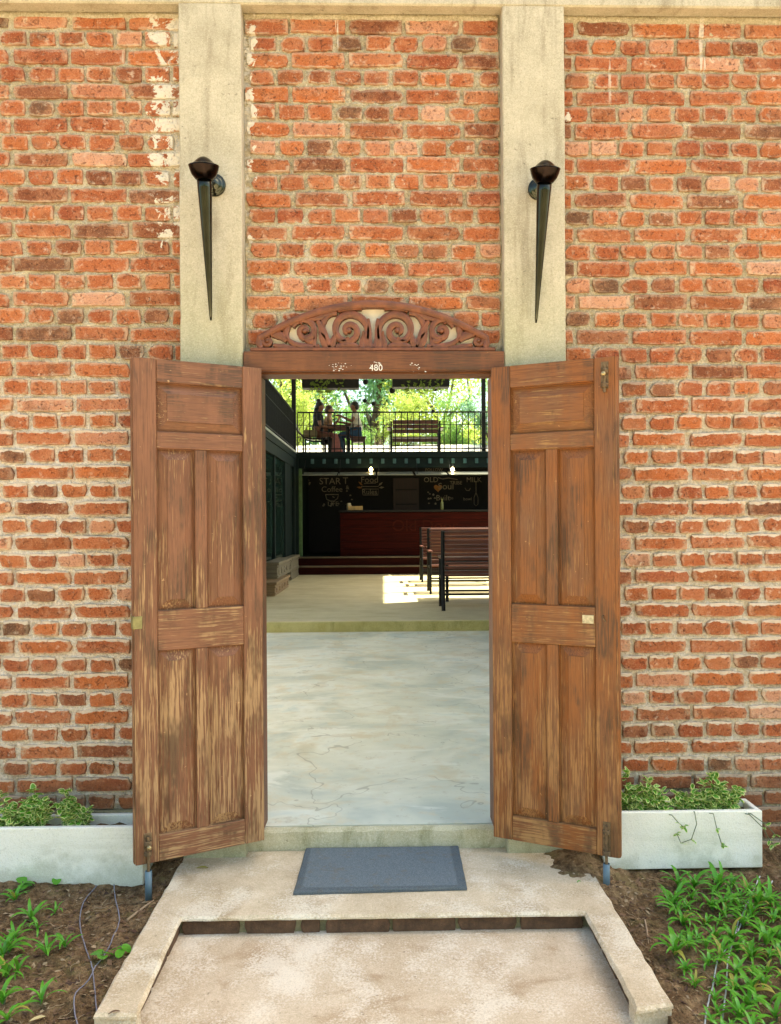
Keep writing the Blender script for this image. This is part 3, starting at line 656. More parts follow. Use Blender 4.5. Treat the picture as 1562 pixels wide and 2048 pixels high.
# ---------------------------------------------------------------- torch lamps
def torch(px_top, px_tip, px_fl, label, sgn):
    fl = atY(*px_fl, -.062); top = atY(*px_top, -.205); tip = atY(*px_tip, -.085)
    t = empty('wall_torch', fl, 0, label, 'wall torch', 'torch lamps on the pilasters'); c = Vector(fl)
    ax = (top - tip).normalized(); q = Vector((0, 0, 1)).rotation_difference(ax).to_matrix().to_4x4()
    L = (top - tip).length; M = Matrix.Translation(tip - c) @ q
    prof = [(.0035, 0), (.006, .02)] + [(.0055 + .0235 * (u ** 1.08), u * (L - .075)) for u in np.linspace(.08, 1, 18)]
    sp = MB().lathe(prof, 20, M); sp.build('spike', BRONZE, t)
    z0 = L - .075
    cup = [(.027, z0 - .002), (.034, z0 + .002), (.047, z0 + .018), (.0535, z0 + .034), (.0565, z0 + .046), (.0585, z0 + .051), (.056, z0 + .0525), (.050, z0 + .053)] + [(.046 - .046 * u, z0 + .054 + .030 * math.sin(u * math.pi / 2)) for u in np.linspace(.05, .985, 8)]
    cu = MB().lathe(cup, 32, M).build('cup', CUPM, t)
    Mf = Matrix.Rotation(R(90), 4, 'X')
    MB().lathe([(.045, -.002), (.045, .008), (.041, .012), (.036, .011), (.034, .016), (.027, .020), (.020, .021), (.018, .028), (.006, .030)], 28, Mf).build('wall_plate', BRONZE, t)
    a = tip + ax * (z0 - .02) - c
    MB().tube([(0, -.02, 0), (a.x * .3, a.y * .4, -.01), (a.x * .8, a.y * .8, a.z * .8), tuple(a)], .011, 10).build('arm', BRONZE, t)
torch((407, 318), (422, 641), (429, 371), 'dark bronze torch lamp on the pilaster behind the flaked door leaf', -1)
torch((1091, 325), (1072, 646), (1078, 379), 'dark bronze torch lamp on the pilaster behind the varnished door leaf', 1)

# ---------------------------------------------------------------- door mat
def mat_mat():
    k = NM('mat_blue', .97, spec=.05); P = k.pos(); x, y, z = k.sep(P); n = k.noise(P, 300., 3, .7); b = k.noise(P, 7., 4); d = k.noise(P, 22., 4, .7)
    c = k.mix(k.step(n, .35, .65), k.mix(b, (.15, .195, .22), (.20, .24, .262)), (.31, .345, .36))
    c = k.mix(k.math('MULTIPLY', k.step(d, .52, .68), .45), c, (.27, .23, .17))
    bd = k.math('MAXIMUM', k.math('MAXIMUM', k.step(x, .280, .292), k.math('SUBTRACT', 1., k.step(x, -.282, -.270))), k.math('SUBTRACT', 1., k.step(y, -.360, -.348)))
    c = k.mix(k.math('MULTIPLY', bd, .35), c, (.05, .065, .075)); k.col(c); k.bump(k.math('ADD', n, k.math('MULTIPLY', d, .5)), 1., .012); return k.m
m4 = rough_slab('door_mat', [(-.306, -.384), (.318, -.368), (.322, -.012), (-.298, -.010)], ZL + .001, ZL + .014, mat_mat(), jit=.0012, inset=.005)
tag(m4, 'blue grey rectangular door mat lying on the landing', 'door mat')
# riser bricks of the landing
RB = plain('damp_dark_brick', (.105, .055, .028), .85, var=.45, scale=26, bump=.8)
for a, b in ((362, 478), (487, 592), (600, 640), (650, 780), (785, 912), (917, 1035), (1042, 1168)):
    xa, xb = atY(a, 1848, -.52).x, atY(b, 1848, -.52).x
    me = brick_mesh(xb - xa, .062, .07, a); me.materials.clear(); me.materials.append(RB)
    o = link('brick', me, RB, land); o.location = ((xa + xb) / 2, -.513 + random.uniform(-.004, .004), -.129)
for s in (-1, 1):
    for k in range(3):
        me = brick_mesh(.205, .062, .05, 900 + k); me.materials.clear(); me.materials.append(RB)
        o = link('brick', me, RB, land); o.location = (s * .0 + (-.679 if s < 0 else .724), -.60 - k * .165 + .03, -.134); o.rotation_euler = (0, 0, R(90) if s < 0 else R(-90)); o.scale = (.74, 1, 1)
tag(bx('riser_mortar', PLINTH, land, -.70, .74, -.50, -.42, -.3, -.1012), kind='stuff')

# ================================================================== FOREGROUND THINGS
# ---------------------------------------------------------------- planters
def planter(xa, xb, y0, y1, z0, z1, label, skew=0.0):
    t = .022; p = empty('planter_box', ((xa + xb) / 2, (y0 + y1) / 2, z0), 0, label, 'planter', 'white planter boxes along the wall')
    w, d, h = (xb - xa) / 2, (y1 - y0) / 2, z1 - z0
    bx('front_board', TWHITE, p, -w, w, -d, -d + t, -.03, h, c=.003); bx('back_board', TWHITE, p, -w, w, d - t, d, -.03, h - .001, c=.003)
    for s in (-1, 1): bx('end_board', TWHITE, p, s * w, s * (w - t), -d + t + .0003, d - t - .0003, -.03, h - .0008, c=.003)
    gx, gy = np.meshgrid(np.linspace(-w + t, w - t, 90), np.linspace(-d + t, d - t, 14))
    link('potting_soil', grid_mesh('potting_soil', np.stack([gx, gy, h - .035 + .02 * vnoise(gx, gy, .05, 5) + .012 * vnoise(gx, gy, .018, 6)], -1)), SOIL, p)
    return p
pl = planter(-2.35, -.905, -.170, -.02, -.125, .085, 'long white wooden planter with sparse variegated plants behind the flaked door leaf')
pr = planter(.875, 1.500, -.158, -.02, atY(1400, 1722, -.158).z, atY(1400, 1623, -.158).z, 'short white wooden planter with dense variegated plants beside the varnished door leaf')

VG = leaf_mat('variegated_green', (.07, .26, .02), (.16, .38, .04), .3); VC = leaf_mat('variegated_cream', (.55, .66, .18), (.72, .74, .34), .3)
STEMM = plain('plant_stem', (.10, .13, .05), .7)
def varieg_leaf(mb, M, L, W, rr):
    n = 8; cup = rr.uniform(-.3, .5)
    out = []; inn = []
    for i in range(n):
        a = 2 * math.pi * i / n; u = math.cos(a) * .5 + .5; w = math.sin(a) * (.5 if u < .7 else .4)
        z = cup * W * (abs(w) * 1.6) - .25 * L * u * u + rr.uniform(-.12, .12) * W
        out.append(M @ Vector((u * L, w * W, z))); inn.append(M @ Vector(((u - .5) * .74 * L + .5 * L, w * W * .70, z * .9 + .0008)))
    ctr = M @ Vector((.5 * L, 0, -.06 * L - .001))
    mb.add(out + inn, [(i, (i + 1) % n, n + (i + 1) % n, n + i) for i in range(n)], 1)
    mb.add(inn + [ctr], [(i, (i + 1) % n, n) for i in range(n)], 0)
def varieg_plant(x, y, z, h, spread, nst, label, seed, trail=()):
    rr = random.Random(seed); root = empty('variegated_plant', (x, y, z), 0, label, 'plant', 'variegated plants in the planters'); st = MB(); fo = MB()
    for s in range(nst):
        a = rr.uniform(0, 2 * math.pi); q = rr.uniform(.2, 1) * spread; hh = h * (rr.uniform(.3, .8) if s else 1.05)
        pts = [Vector((rr.uniform(-.3, .3) * spread * .6, rr.uniform(-.01, .01), 0))]
        for k in range(1, 7): t = k / 6; pts.append(Vector((pts[0].x + q * math.cos(a) * t, .5 * q * math.sin(a) * t * .7, hh * (t ** .8)) ) + Vector((rr.gauss(0, .006), rr.gauss(0, .005), 0)))
        st.tube(pts, [.0022 - .0002 * k for k in range(7)], 5)
        for k in range(1, 7):
            for j in range(rr.randint(3, 6) + (4 if k == 6 else 0)):
                b = rr.uniform(0, 2 * math.pi); el = rr.uniform(-.2, 1.0)
                M = Matrix.Translation(pts[k] + Vector((0, 0, rr.uniform(-.012, .008)))) @ Matrix.Rotation(b, 4, 'Z') @ Matrix.Rotation(-el, 4, 'Y') @ Matrix.Rotation(rr.uniform(-.6, .6), 4, 'X')
                L = rr.uniform(.022, .038); varieg_leaf(fo, M, L, L * rr.uniform(.5, .72), rr)
    for path in trail:
        pts = [Vector(q) for q in path]; st.tube(pts, .0018, 5)
        for k in range(len(pts) // 2, len(pts)):
            for j in range(5 if k == len(pts) - 1 else 2):
                M = Matrix.Translation(pts[k]) @ Matrix.Rotation(rr.uniform(math.pi, 2 * math.pi), 4, 'Z') @ Matrix.Rotation(rr.uniform(-.8, .5), 4, 'Y') @ Matrix.Rotation(rr.uniform(-.6, .6), 4, 'X')
                L = rr.uniform(.014, .026); varieg_leaf(fo, M, L, L * .6, rr)
    st.build('stem', STEMM, root); tag(fo.build('foliage', [VG, VC], root), kind='stuff')
zt = .052
for i, (px, py, h, sp, n, lab) in enumerate([(35, 1600, .14, .09, 15, 'tall variegated plant where the long planter leaves the picture'), (78, 1585, .15, .06, 13, 'bushy variegated plant with a tall tip in the long planter'), (140, 1600, .14, .05, 9, 'thin variegated plant with one raised shoot in the long planter'), (165, 1630, .07, .04, 3, 'small straggly variegated plant beside the bare soil in the long planter')]):
    p = atY(px, 1640, -.10); varieg_plant(p.x, -.10, zt, h, sp, n, lab, 40 + i)
trailR = {1: [[(0, -.02, .02), (.03, -.075, .03), (.05, -.09, .005), (.07, -.085, -.012)]],
          2: [[(.0, -.02, .02), (.0, -.07, .04), (.0, -.09, 0), (-.02, -.088, -.06), (-.06, -.085, -.075), (-.075, -.085, -.04)], [(.04, -.02, .02), (.07, -.08, .035), (.08, -.085, -.02), (.10, -.085, -.085)]],
          4: [[(.02, -.02, .02), (.05, -.08, .03), (.10, -.09, -.02), (.125, -.09, -.07), (.14, -.09, -.085)], [(.02, -.02, .02), (.06, -.07, .03), (.115, -.08, -.01), (.15, -.085, -.05)]]}
for i, (px, h, sp, n, lab) in enumerate([(1262, .15, .05, 10, 'variegated plant touching the varnished door leaf in the short planter'), (1315, .125, .06, 12, 'round bushy variegated plant second from the varnished door leaf'), (1375, .095, .06, 10, 'low variegated plant trailing a looped stem down the short planter'), (1412, .115, .045, 8, 'low variegated plant in the middle of the short planter beside the looped stem'), (1455, .15, .07, 15, 'tallest variegated plant at the cut end of the short planter')]):
    p = atY(px, 1620, -.095); varieg_plant(p.x, -.095, zt + .018, h, sp, n, lab, 60 + i, trailR.get(i, ()))

# ---------------------------------------------------------------- strap-leaved ground plants
GL = leaf_mat('strap_leaf_green', (.06, .27, .02), (.16, .42, .045), .3, .25); GLY = leaf_mat('strap_leaf_yellowing', (.30, .33, .04), (.42, .36, .08), .3, .5)
def strap_leaf(L, W, bend, seed, m):
    rr = random.Random(seed); n = 6; v = []; pos = Vector((0, 0, 0)); ang = R(62)
    for i in range(n + 1):
        t = i / n; w = W * (math.sin(math.pi * min(1, .16 + .84 * t)) ** .75) * .5 if i < n else .0006
        c, s = math.cos(ang), math.sin(ang); up = Vector((-s, 0, c)); fold = .28 * w
        v += [tuple(pos + Vector((0, w, 0)) + up * fold), tuple(pos), tuple(pos + Vector((0, -w, 0)) + up * fold)]
        pos = pos + Vector((c, 0, s)) * (L / n); ang -= bend / n * (.6 + .9 * t)
    f = []
    for i in range(n): f += [(i * 3, i * 3 + 1, i * 3 + 4, i * 3 + 3), (i * 3 + 1, i * 3 + 2, i * 3 + 5, i * 3 + 4)]
    me = mesh('leaf', v, f, True); me.materials.append(m); return me
LEAVES = [strap_leaf(.10, .0145, R(b), i, GL) for i, b in enumerate((70, 95, 110, 125, 140, 85, 118, 155))]; LEAVY = [strap_leaf(.09, .015, R(120), 30, GLY), strap_leaf(.09, .014, R(90), 31, GLY)]
def strap_plant(x, y, size, n, label, group, seed, flat=0.0):
    rr = random.Random(seed); z = float(soil_h(x, y)) - .004
    p = empty('strap_leaved_plant', (x, y, z), rr.uniform(0, 6.28), label, 'plant', group)
    stem = MB().tube([(0, 0, -.01), (rr.uniform(-.006, .006), rr.uniform(-.006, .006), .022 * size)], [.004 * size, .0025 * size], 6).build('stem', STEMM, p)
    for k in range(n):
        o = bpy.data.objects.new('leaf', rr.choice(LEAVES) if rr.random() > .07 else rr.choice(LEAVY)); COL.objects.link(o); o.parent = p
        a = k * 2.4 + rr.uniform(-.35, .35); o.rotation_euler = (rr.uniform(-.25, .25), rr.uniform(-.35, .25) + flat + .5 * (1 - k / n) - .2, a)
        s = size * rr.uniform(.72, 1.15); o.scale = (s, s * rr.uniform(.85, 1.2), s); o.location = (0, 0, .006 + .016 * size * k / n)
gR = 'strap-leaved plants in the bed beside the cut end of the short planter'; gL = 'strap-leaved plants in the bed beside the long planter'
polyR = [(1300, 1790), (1350, 1745), (1450, 1735), (1500, 1770), (1562, 1800), (1600, 1860), (1610, 2060), (1430, 2060), (1385, 1950), (1335, 1890), (1350, 1850)]
def inside(p, poly):
    c = False; n = len(poly)
    for i in range(n):
        a, b = poly[i], poly[i - 1]
        if (a[1] > p[1]) != (b[1] > p[1]) and p[0] < (b[0] - a[0]) * (p[1] - a[1]) / (b[1] - a[1]) + a[0]: c = not c
    return c
rp = random.Random(11); got = []; tries = 0
while len(got) < 74 and tries < 9000:
    tries += 1; q = (rp.uniform(1290, 1620), rp.uniform(1735, 2060))
    if not inside(q, polyR): continue
    w = atZ(q[0], q[1] + 14, -.12)
    if w.x < .90 or any((w - g).length < .045 for g in got): continue
    if 1395 < q[0] < 1450 and q[1] > 1900 and rp.random() < .35: continue
    got.append(w)
for i, w in enumerate(got): strap_plant(w.x, w.y, rp.choice((rp.uniform(.42, .7), rp.uniform(.7, 1.02))), rp.randint(7, 14), ('green strap-leaved plant of the dense clump, close below the short planter' if w.y > -.42 else 'green strap-leaved plant of the dense clump, between the pale cables and the landing' if w.x < 1.33 else 'green strap-leaved plant of the dense clump, beyond the pale cables from the landing'), gR, 300 + i)
w = atZ(1522, 1770, -.12); strap_plant(w.x, w.y, .62, 6, 'single small strap-leaved plant standing apart below the cut planter end', gR, 391)
for i, (px, py, s, n) in enumerate([(62, 1830, .8, 9), (30, 1790, .75, 8), (75, 1850, .6, 6), (18, 1895, .95, 10), (5, 1910, .9, 9), (30, 1870, .7, 7), (95, 1905, .85, 7), (130, 1885, .75, 6), (12, 1945, .9, 9), (35, 1935, .7, 6), (5, 2005, .9, 9), (82, 2005, .85, 7), (15, 2046, .8, 8), (-30, 1960, .9, 9), (-40, 1880, .9, 8), (110, 1815, .5, 5)]):
    w = atZ(px, py, -.12); strap_plant(w.x, w.y, s, n, ('green strap-leaved plant on the open soil close to the foot of the long planter' if w.y > -.55 else 'green strap-leaved plant on the open soil farther from the long planter, beside the cables'), gL, 400 + i)
# broad-leaved seedlings
BL = []
for i in range(3):
    n = 10; v = [(0, 0, 0)]
    for k in range(n): a = 2 * math.pi * k / n; u = .5 + .5 * math.cos(a); v.append((.045 * u, .019 * math.sin(a), -.012 * u * u + .004 * abs(math.sin(a)) + random.uniform(-.001, .001)))
    v[0] = (.022, 0, -.004); me = mesh('leaf', v, [(0, 1 + k, 1 + (k + 1) % n) for k in range(n)], True); me.materials.append(GL); BL.append(me)
for i, (px, py, n, lab) in enumerate([(113, 1760, 4, 'round-leaved green seedling against the foot of the long planter'), (205, 1915, 3, 'small seedling with narrow drooping leaves between the crossing grey cables'), (243, 1908, 3, 'small round-leaved seedling beside the landing edge by the grey cables'), (45, 1775, 6, 'leafy green weed below the long planter near its bushy plant')]):
    w = atZ(px, py, -.12); z = float(soil_h(w.x, w.y)); rr = random.Random(i)
    p = empty('seedling', (w.x, w.y, z), 0, lab, 'plant'); MB().tube([(0, 0, -.01), (.003, 0, .02), (.0, .002, .036)], .0015, 5).build('stem', STEMM, p)
    for k in range(n):
        o = bpy.data.objects.new('leaf', BL[k % 3]); COL.objects.link(o); o.parent = p; o.location = (0, 0, .030 - .004 * k); o.rotation_euler = (rr.uniform(-.3, .3), rr.uniform(-.5, .4), k * 2.1 + rr.random()); s = rr.uniform(.75, 1.1); o.scale = (s, s, s)

# ---------------------------------------------------------------- cables on the soil
def cable(pts, m, r, label, group):
    P = [atZ(x, y, -.12) for x, y in pts]; out = []
    for i in range(len(P) - 1):
        p0, p1, p2, p3 = P[max(i - 1, 0)], P[i], P[i + 1], P[min(i + 2, len(P) - 1)]
        for k in range(8):
            t = k / 8; out.append(.5 * ((2 * p1) + (p2 - p0) * t + (2 * p0 - 5 * p1 + 4 * p2 - p3) * t * t + (3 * p1 - p0 - 3 * p2 + p3) * t ** 3))
    out.append(P[-1])
    for q in out: q.z = float(soil_h(q.x, q.y)) + r * 1.3
    zz = [q.z for q in out]
    for i, q in enumerate(out): q.z = max(sum(zz[max(0, i - 2):i + 3]) / len(zz[max(0, i - 2):i + 3]), zz[i] - .001) + .001
    o = MB().tube(out, r, 7).build('cable', m); tag(o, label, 'cable', group)
cable([(193, 1762), (165, 1800), (160, 1840), (172, 1890), (185, 1935), (192, 2000), (200, 2060)], WIRE, .0021, 'thin grey cable with its end nearer the bushy planter plants, crossing the other', 'grey cables on the soil')
cable([(228, 1758), (230, 1785), (239, 1830), (225, 1870), (205, 1905), (185, 1940), (152, 1985), (150, 2020), (165, 2070)], WIRE, .0021, 'thin grey cable starting nearer the blue pipe socket, crossing the other', 'grey cables on the soil')
cable([(1520, 1752), (1500, 1790), (1480, 1830), (1465, 1868), (1440, 1915), (1425, 1970), (1412, 2030), (1408, 2080)], WIRE2, .0024, 'pale cable through the dense strap-leaved plants, nearer the landing', 'pale cables in the plants')
cable([(1545, 1760), (1515, 1800), (1490, 1830), (1468, 1868), (1456, 1920), (1452, 1980), (1442, 2040), (1430, 2090)], WIRE2, .0024, 'pale cable through the dense strap-leaved plants, farther from the landing', 'pale cables in the plants')

# ---------------------------------------------------------------- litter on the soil
rr = random.Random(5); lit = MB(); peb = MB(); roots = MB()
def soil_spot():
    while True:
        x, y = rr.uniform(-1.9, 1.95), rr.uniform(-1.4, -.12)
        if -.80 < x < .84 or (y > -.18 and (x < -.88 or .86 < x < 1.52)): continue
        return x, y, float(soil_h(x, y))
for k in range(3600):
    x, y, z = soil_spot(); L = rr.uniform(.004, .016); W = L * rr.uniform(.25, .7); M = Matrix.Translation((x, y, z + .002)) @ Matrix.Rotation(rr.uniform(0, 6.3), 4, 'Z') @ Matrix.Rotation(rr.uniform(-.5, .5), 4, 'X') @ Matrix.Rotation(rr.uniform(-.4, .4), 4, 'Y')
    lit.add([M @ Vector(q) for q in ((-L, 0, 0), (-L * .2, W, .002), (L, 0, .001), (.1 * L, -W, .0015))], [(0, 3, 2, 1)], rr.choice((0, 0, 1, 2)))
for k in range(700):
    x, y, z = soil_spot(); r = rr.uniform(.0025, .008); bm = bmesh.new(); bmesh.ops.create_icosphere(bm, subdivisions=1, radius=r)
    peb.add([Vector((q.co.x * rr.uniform(.8, 1.3) + x, q.co.y * rr.uniform(.8, 1.3) + y, q.co.z * .7 + z)) for q in bm.verts], [tuple(u.index for u in f.verts) for f in bm.faces], 0, False); bm.free()
for k in range(260):
    x, y, z = soil_spot(); a = rr.uniform(0, 6.3); pts = []
    for i in range(5): pts.append((x, y, float(soil_h(x, y)) + .003 + rr.uniform(0, .003))); x += .012 * math.cos(a); y += .012 * math.sin(a); a += rr.gauss(0, .5)
    roots.tube(pts, rr.uniform(.0006, .0013), 4, False)
DRY = [plain('dry_leaf_brown', (.15, .085, .045), .9), plain('dry_leaf_pale', (.33, .24, .14), .9), plain('dry_leaf_dark', (.07, .035, .02), .9)]
tag(lit.build('leaf_litter', DRY), 'bits of dry brown leaf litter scattered over the soil', 'leaf litter', kind='stuff')
tag(peb.build('soil_crumbs', SOIL), 'crumbs and pebbles of brown earth over the soil', 'soil crumbs', kind='stuff')
tag(roots.build('dry_rootlets', DRY[1]), 'pale dry rootlets lying over the soil', 'rootlets', kind='stuff')
def stick(a, b, r, label):
    p, q = atZ(*a, -.115), atZ(*b, -.115); p.z = float(soil_h(p.x, p.y)) + r; q.z = float(soil_h(q.x, q.y)) + r * 1.5; m = (p + q) / 2 + Vector((.002, .004, .002))
    tag(MB().tube([p, p.lerp(m, .5), m, m.lerp(q, .6), q], [r, r * .95, r * .9, r * .7, r * .4], 7).build('twig', plain('twig_bark', (.36, .25, .15), .9)), label, 'twig')
stick((254, 1829), (308, 1798), .0045, 'straight pale dry twig lying on the soil beside the landing')
stick((1290, 1840), (1297, 1880), .003, 'short pale twig upright on the soil beside the landing arm')
def fallen(px, py, L, m, label, zz):
    w = atZ(px, py, zz); n = 6; v = []
    for i in range(n + 1): t = i / n; ww = L * .17 * math.sin(math.pi * t) ** .8; v += [(L * (t - .5), ww, .004 * math.sin(3 * t) + .002), (L * (t - .5), 0, .004 * math.sin(3 * t)), (L * (t - .5), -ww, .004 * math.sin(3 * t) + .0025)]
    f = []
    for i in range(n): f += [(i * 3, i * 3 + 1, i * 3 + 4, i * 3 + 3), (i * 3 + 1, i * 3 + 2, i * 3 + 5, i * 3 + 4)]
    o = link('fallen_leaf', mesh('fallen_leaf', v, f, True), m); o.location = (w.x, w.y, zz + .001); o.rotation_euler = (0, 0, rr.uniform(-.6, .6)); tag(o, label, 'leaf')
fallen(405, 1737, .045, GLY, 'small yellow fallen leaf on the landing under the flaked door leaf', ZL)
fallen(1158, 1765, .018, GL, 'tiny green fallen leaf on the landing under the varnished door leaf', ZL)
fallen(228, 2027, .03, DRY[0], 'brown curled dead leaf on the end of the landing arm by the grey cables', ZL)
fallen(75, 2040, .045, plain('dry_leaf_yellow', (.55, .45, .22), .8), 'pale yellow fallen leaf on the soil by the strap-leaved plants', -.118)
fallen(1224, 1800, .045, DRY[0], 'curled brown fallen leaf on the soil at the landing corner', -.10)

# ================================================================== COURTYARD
# ---------------------------------------------------------------- bar container, its steps and deck
CY = 13.85; CXL, CXR = -1.86, 4.25; CZ0, CZ1 = .485, 2.775
bar = empty('bar_container', (1.2, CY, .12), 0, 'dark green shipping container bar with a wide serving hatch below the deck', 'container bar'); B = Vector((1.2, CY, .12))
def cb(name, m, x0, x1, y0, y1, z0, z1, c=.004, parent=None): return bx(name, m, parent or bar, x0 - B.x, x1 - B.x, y0 - B.y, y1 - B.y, z0 - B.z, z1 - B.z, c=c)
cb('floor', GREEN, CXL, CXR, CY, 16.3, .122, CZ0 - .001)
cb('back_wall', CHALKB, CXL - .01, CXR + .01, 16.25, 16.3, CZ0 - .02, 2.66)
cb('end_wall', GREEN, CXL, CXL + .05, CY + .10, 16.262, CZ0, 2.66); cb('end_wall', GREEN, CXR - .05, CXR, CY + .10, 16.262, CZ0, 2.66)
cb('roof', GREEN, CXL, CXR, CY, 16.3, 2.645, CZ1)
cb('header_beam', GREEN, CXL, CXR, CY + .04, CY + .12, 2.42, 2.644)
cb('corner_post', GREEN, CXL, CXL + .05, CY - .02, CY + .119, CZ0, 2.644); cb('corner_post', DGREEN, CXL + .055, CXL + .13, CY - .01, CY + .035, CZ0, 2.41); cb('corner_post', GREEN, CXR - .13, CXR, CY, CY + .119, CZ0, 2.644)
for i in range(22): x = atY(624.5 + 23.5 * i, 921, CY).x; cb('vent_tab', TEAL, x - .036, x + .036, CY + .022, CY + .0398, 2.515, 2.625, .006)
# serving counter of red boards
xk = atY(680, 1060, CY).x
for k in range(6): cb('counter_board', REDW, xk, CXR - .14, CY + .05, CY + .075, CZ0 + .001 + k * .16, CZ0 + .157 + k * .16, .004)
cb('counter_top', BLACK, xk - .03, CXR - .14, CY + .0, CY + .55, CZ0 + .963, CZ0 + 1.01, .006)
cb('counter_side', BLACK, xk, xk + .04, CY + .076, CY + .5, CZ0, CZ0 + .96)
lt = link('counter_lettering', text_mesh('Old Door', .36, .004), wood('letter_wood', (.046, .007, .003), rough=.8, spec=.1), bar); q = atY(850, 1052, CY + .045); lt.location = q - B; lt.rotation_euler = (R(90), 0, 0)
# awning flaps of the hatch
AW = plain('awning_sheet', (.16, .17, .14), .35, .0, var=.15)
for a, b in ((606, 674), (677, 751), (755, 826), (831, 893), (897, 990), (993, 1085)):
    xa, xb = atY(a, 948, 13.5).x, atY(b, 948, 13.5).x
    M = Matrix.Translation(Vector(((xa + xb) / 2, 13.55, 2.275)) - B) @ Matrix.Rotation(R(9), 4, 'X')
    fl = MB().box(-(xb - xa) / 2, (xb - xa) / 2, -.30, .30, -.008, .008, c=.003, M=M).build('awning_flap', AW, bar)
    MB().tube([Vector((xa + .03, 13.30, 2.24)) - B, Vector((xa + .03, CY - .01, 2.60)) - B], .007, 6).build('stay_rod', BLACK, fl)
for px in (742, 905):
    p = atY(px, 939, 13.62) - B
    lamp = MB().lathe([(.006, .10), (.022, .09), (.024, .05)], 12, Matrix.Translation(p)).build('lamp_holder', BLACK, bar)
    g = NM('warm_bulb'); g.p.inputs['Emission Color'].default_value = (1, .72, .32, 1); g.p.inputs['Emission Strength'].default_value = 9
    MB().lathe([(.012, .05), (.032, .025), (.040, -.005), (.030, -.032), (.004, -.042)], 14, Matrix.Translation(p)).build('bulb', g.m, lamp)
    pd = bpy.data.lights.new('bulb_light', 'POINT'); pd.energy = 2.2; pd.color = (1, .75, .42); pd.shadow_soft_size = .05
    po = bpy.data.objects.new('bulb_light', pd); COL.objects.link(po); po.location = p + B + Vector((0, .06, -.09))
# chalk writing on the back wall and the red door between
BW = 16.245
def chalk(t, px, py, hpx, m=CHALK, sx=1.0):
    p = atY(px, py, BW); s = hpx * (BW + 3.16) / FPX / .7
    o = link('chalk_writing', text_mesh(t, s, .001), m, bar); o.location = p - B; o.rotation_euler = (R(90), 0, 0); o.scale = (sx, 1, 1)
for a in (('STAR', 660, 963, 13), ('T', 691, 962, 13), ('Coffee', 664, 979, 11), ('LIFE', 666, 1008, 9), ('Food', 739, 960, 12), ('Rules', 739, 984, 10), ('TO', 742, 939, 7), ('OLD', 862, 960, 10), ('Soul', 892, 973, 13), ('TRIBE', 912, 966, 7), ('Built', 886, 996, 11), ('MILK', 948, 960, 10), ('FOLLOW', 868, 940, 6), ('bowl', 935, 998, 6), ('to', 903, 996, 6), ('&', 695, 975, 8)): chalk(*a)
def chalk_line(pts, r, m=CHALK):
    P = [atY(x, y, BW) - B for x, y in pts]; MB().tube(P, r, 5).build('chalk_drawing', m, bar)
chalk_line([(651, 989), (653, 998), (660, 1002), (668, 1002), (675, 997), (677, 989), (651, 989)], .012)
chalk_line([(665, 993), (669, 995)], .012)
chalk_line([(722, 973), (757, 973)], .010); chalk_line([(726, 990), (756, 990), (757, 978), (725, 978), (726, 990)], .009); chalk_line([(728, 967), (752, 966)], .010)
chalk_line([(952, 962), (952, 985)], .010); chalk_line([(952, 985), (948, 995), (948, 1008), (952, 1012), (956, 1008), (956, 995), (952, 985)], .009)
chalk_line([(930, 976), (933, 981), (938, 981), (941, 976)], .011); chalk_line([(876, 955), (885, 958), (897, 956), (915, 959)], .011)
hb = MB(); c0 = atY(876, 976, BW) - B; pts = [(c0.x + .012 * (16 * math.sin(t) ** 3) * .55, c0.y, c0.z + .0066 * (13 * math.cos(t) - 5 * math.cos(2 * t) - 2 * math.cos(3 * t) - math.cos(4 * t))) for t in np.linspace(0, 2 * math.pi, 26)[:-1]]
hb.add(pts, [tuple(range(25))]); hb.build('chalk_heart', CHALKO, bar)
for (px, py, a) in ((721, 967, 2.4), (719, 975, 3.0), (761, 968, .7), (763, 975, .1)):
    p = atY(px, py, BW) - B; d = Vector((math.cos(a), 0, math.sin(a))) * .075; n = Vector((-d.z, 0, d.x)) * .35
    MB().add([p - d, p + n, p + d, p - n], [(0, 3, 2, 1)]).build('chalk_leaf', CHALK if px > 740 else CHALKO, bar)
rr = random.Random(8)
for k in range(26):
    px, py = rr.choice([(rr.uniform(690, 705), rr.uniform(970, 1010)), (rr.uniform(645, 690), rr.uniform(1000, 1012)), (rr.uniform(856, 872), rr.uniform(980, 1012)), (rr.uniform(615, 625), rr.uniform(955, 1000))]); p = atY(px, py, BW) - B
    MB().lathe([(.02, -.02), (.028, 0), (.012, .02)], 7, Matrix.Translation(p) @ Matrix.Diagonal((1, .1, rr.uniform(.5, 1.4), 1))).build('chalk_dot', CHALK, bar)
xa, xb = atY(786, 990, BW).x, atY(838, 990, BW).x
cb('back_door', wood('dark_red_door', (.02, .003, .002), 'z'), xa, xb, 16.215, 16.249, CZ0, 2.32)
for z in (2.02, 1.66): cb('door_trim', CHALKB, xa + .06, xb - .06, 16.205, 16.2145, z, z + .02)
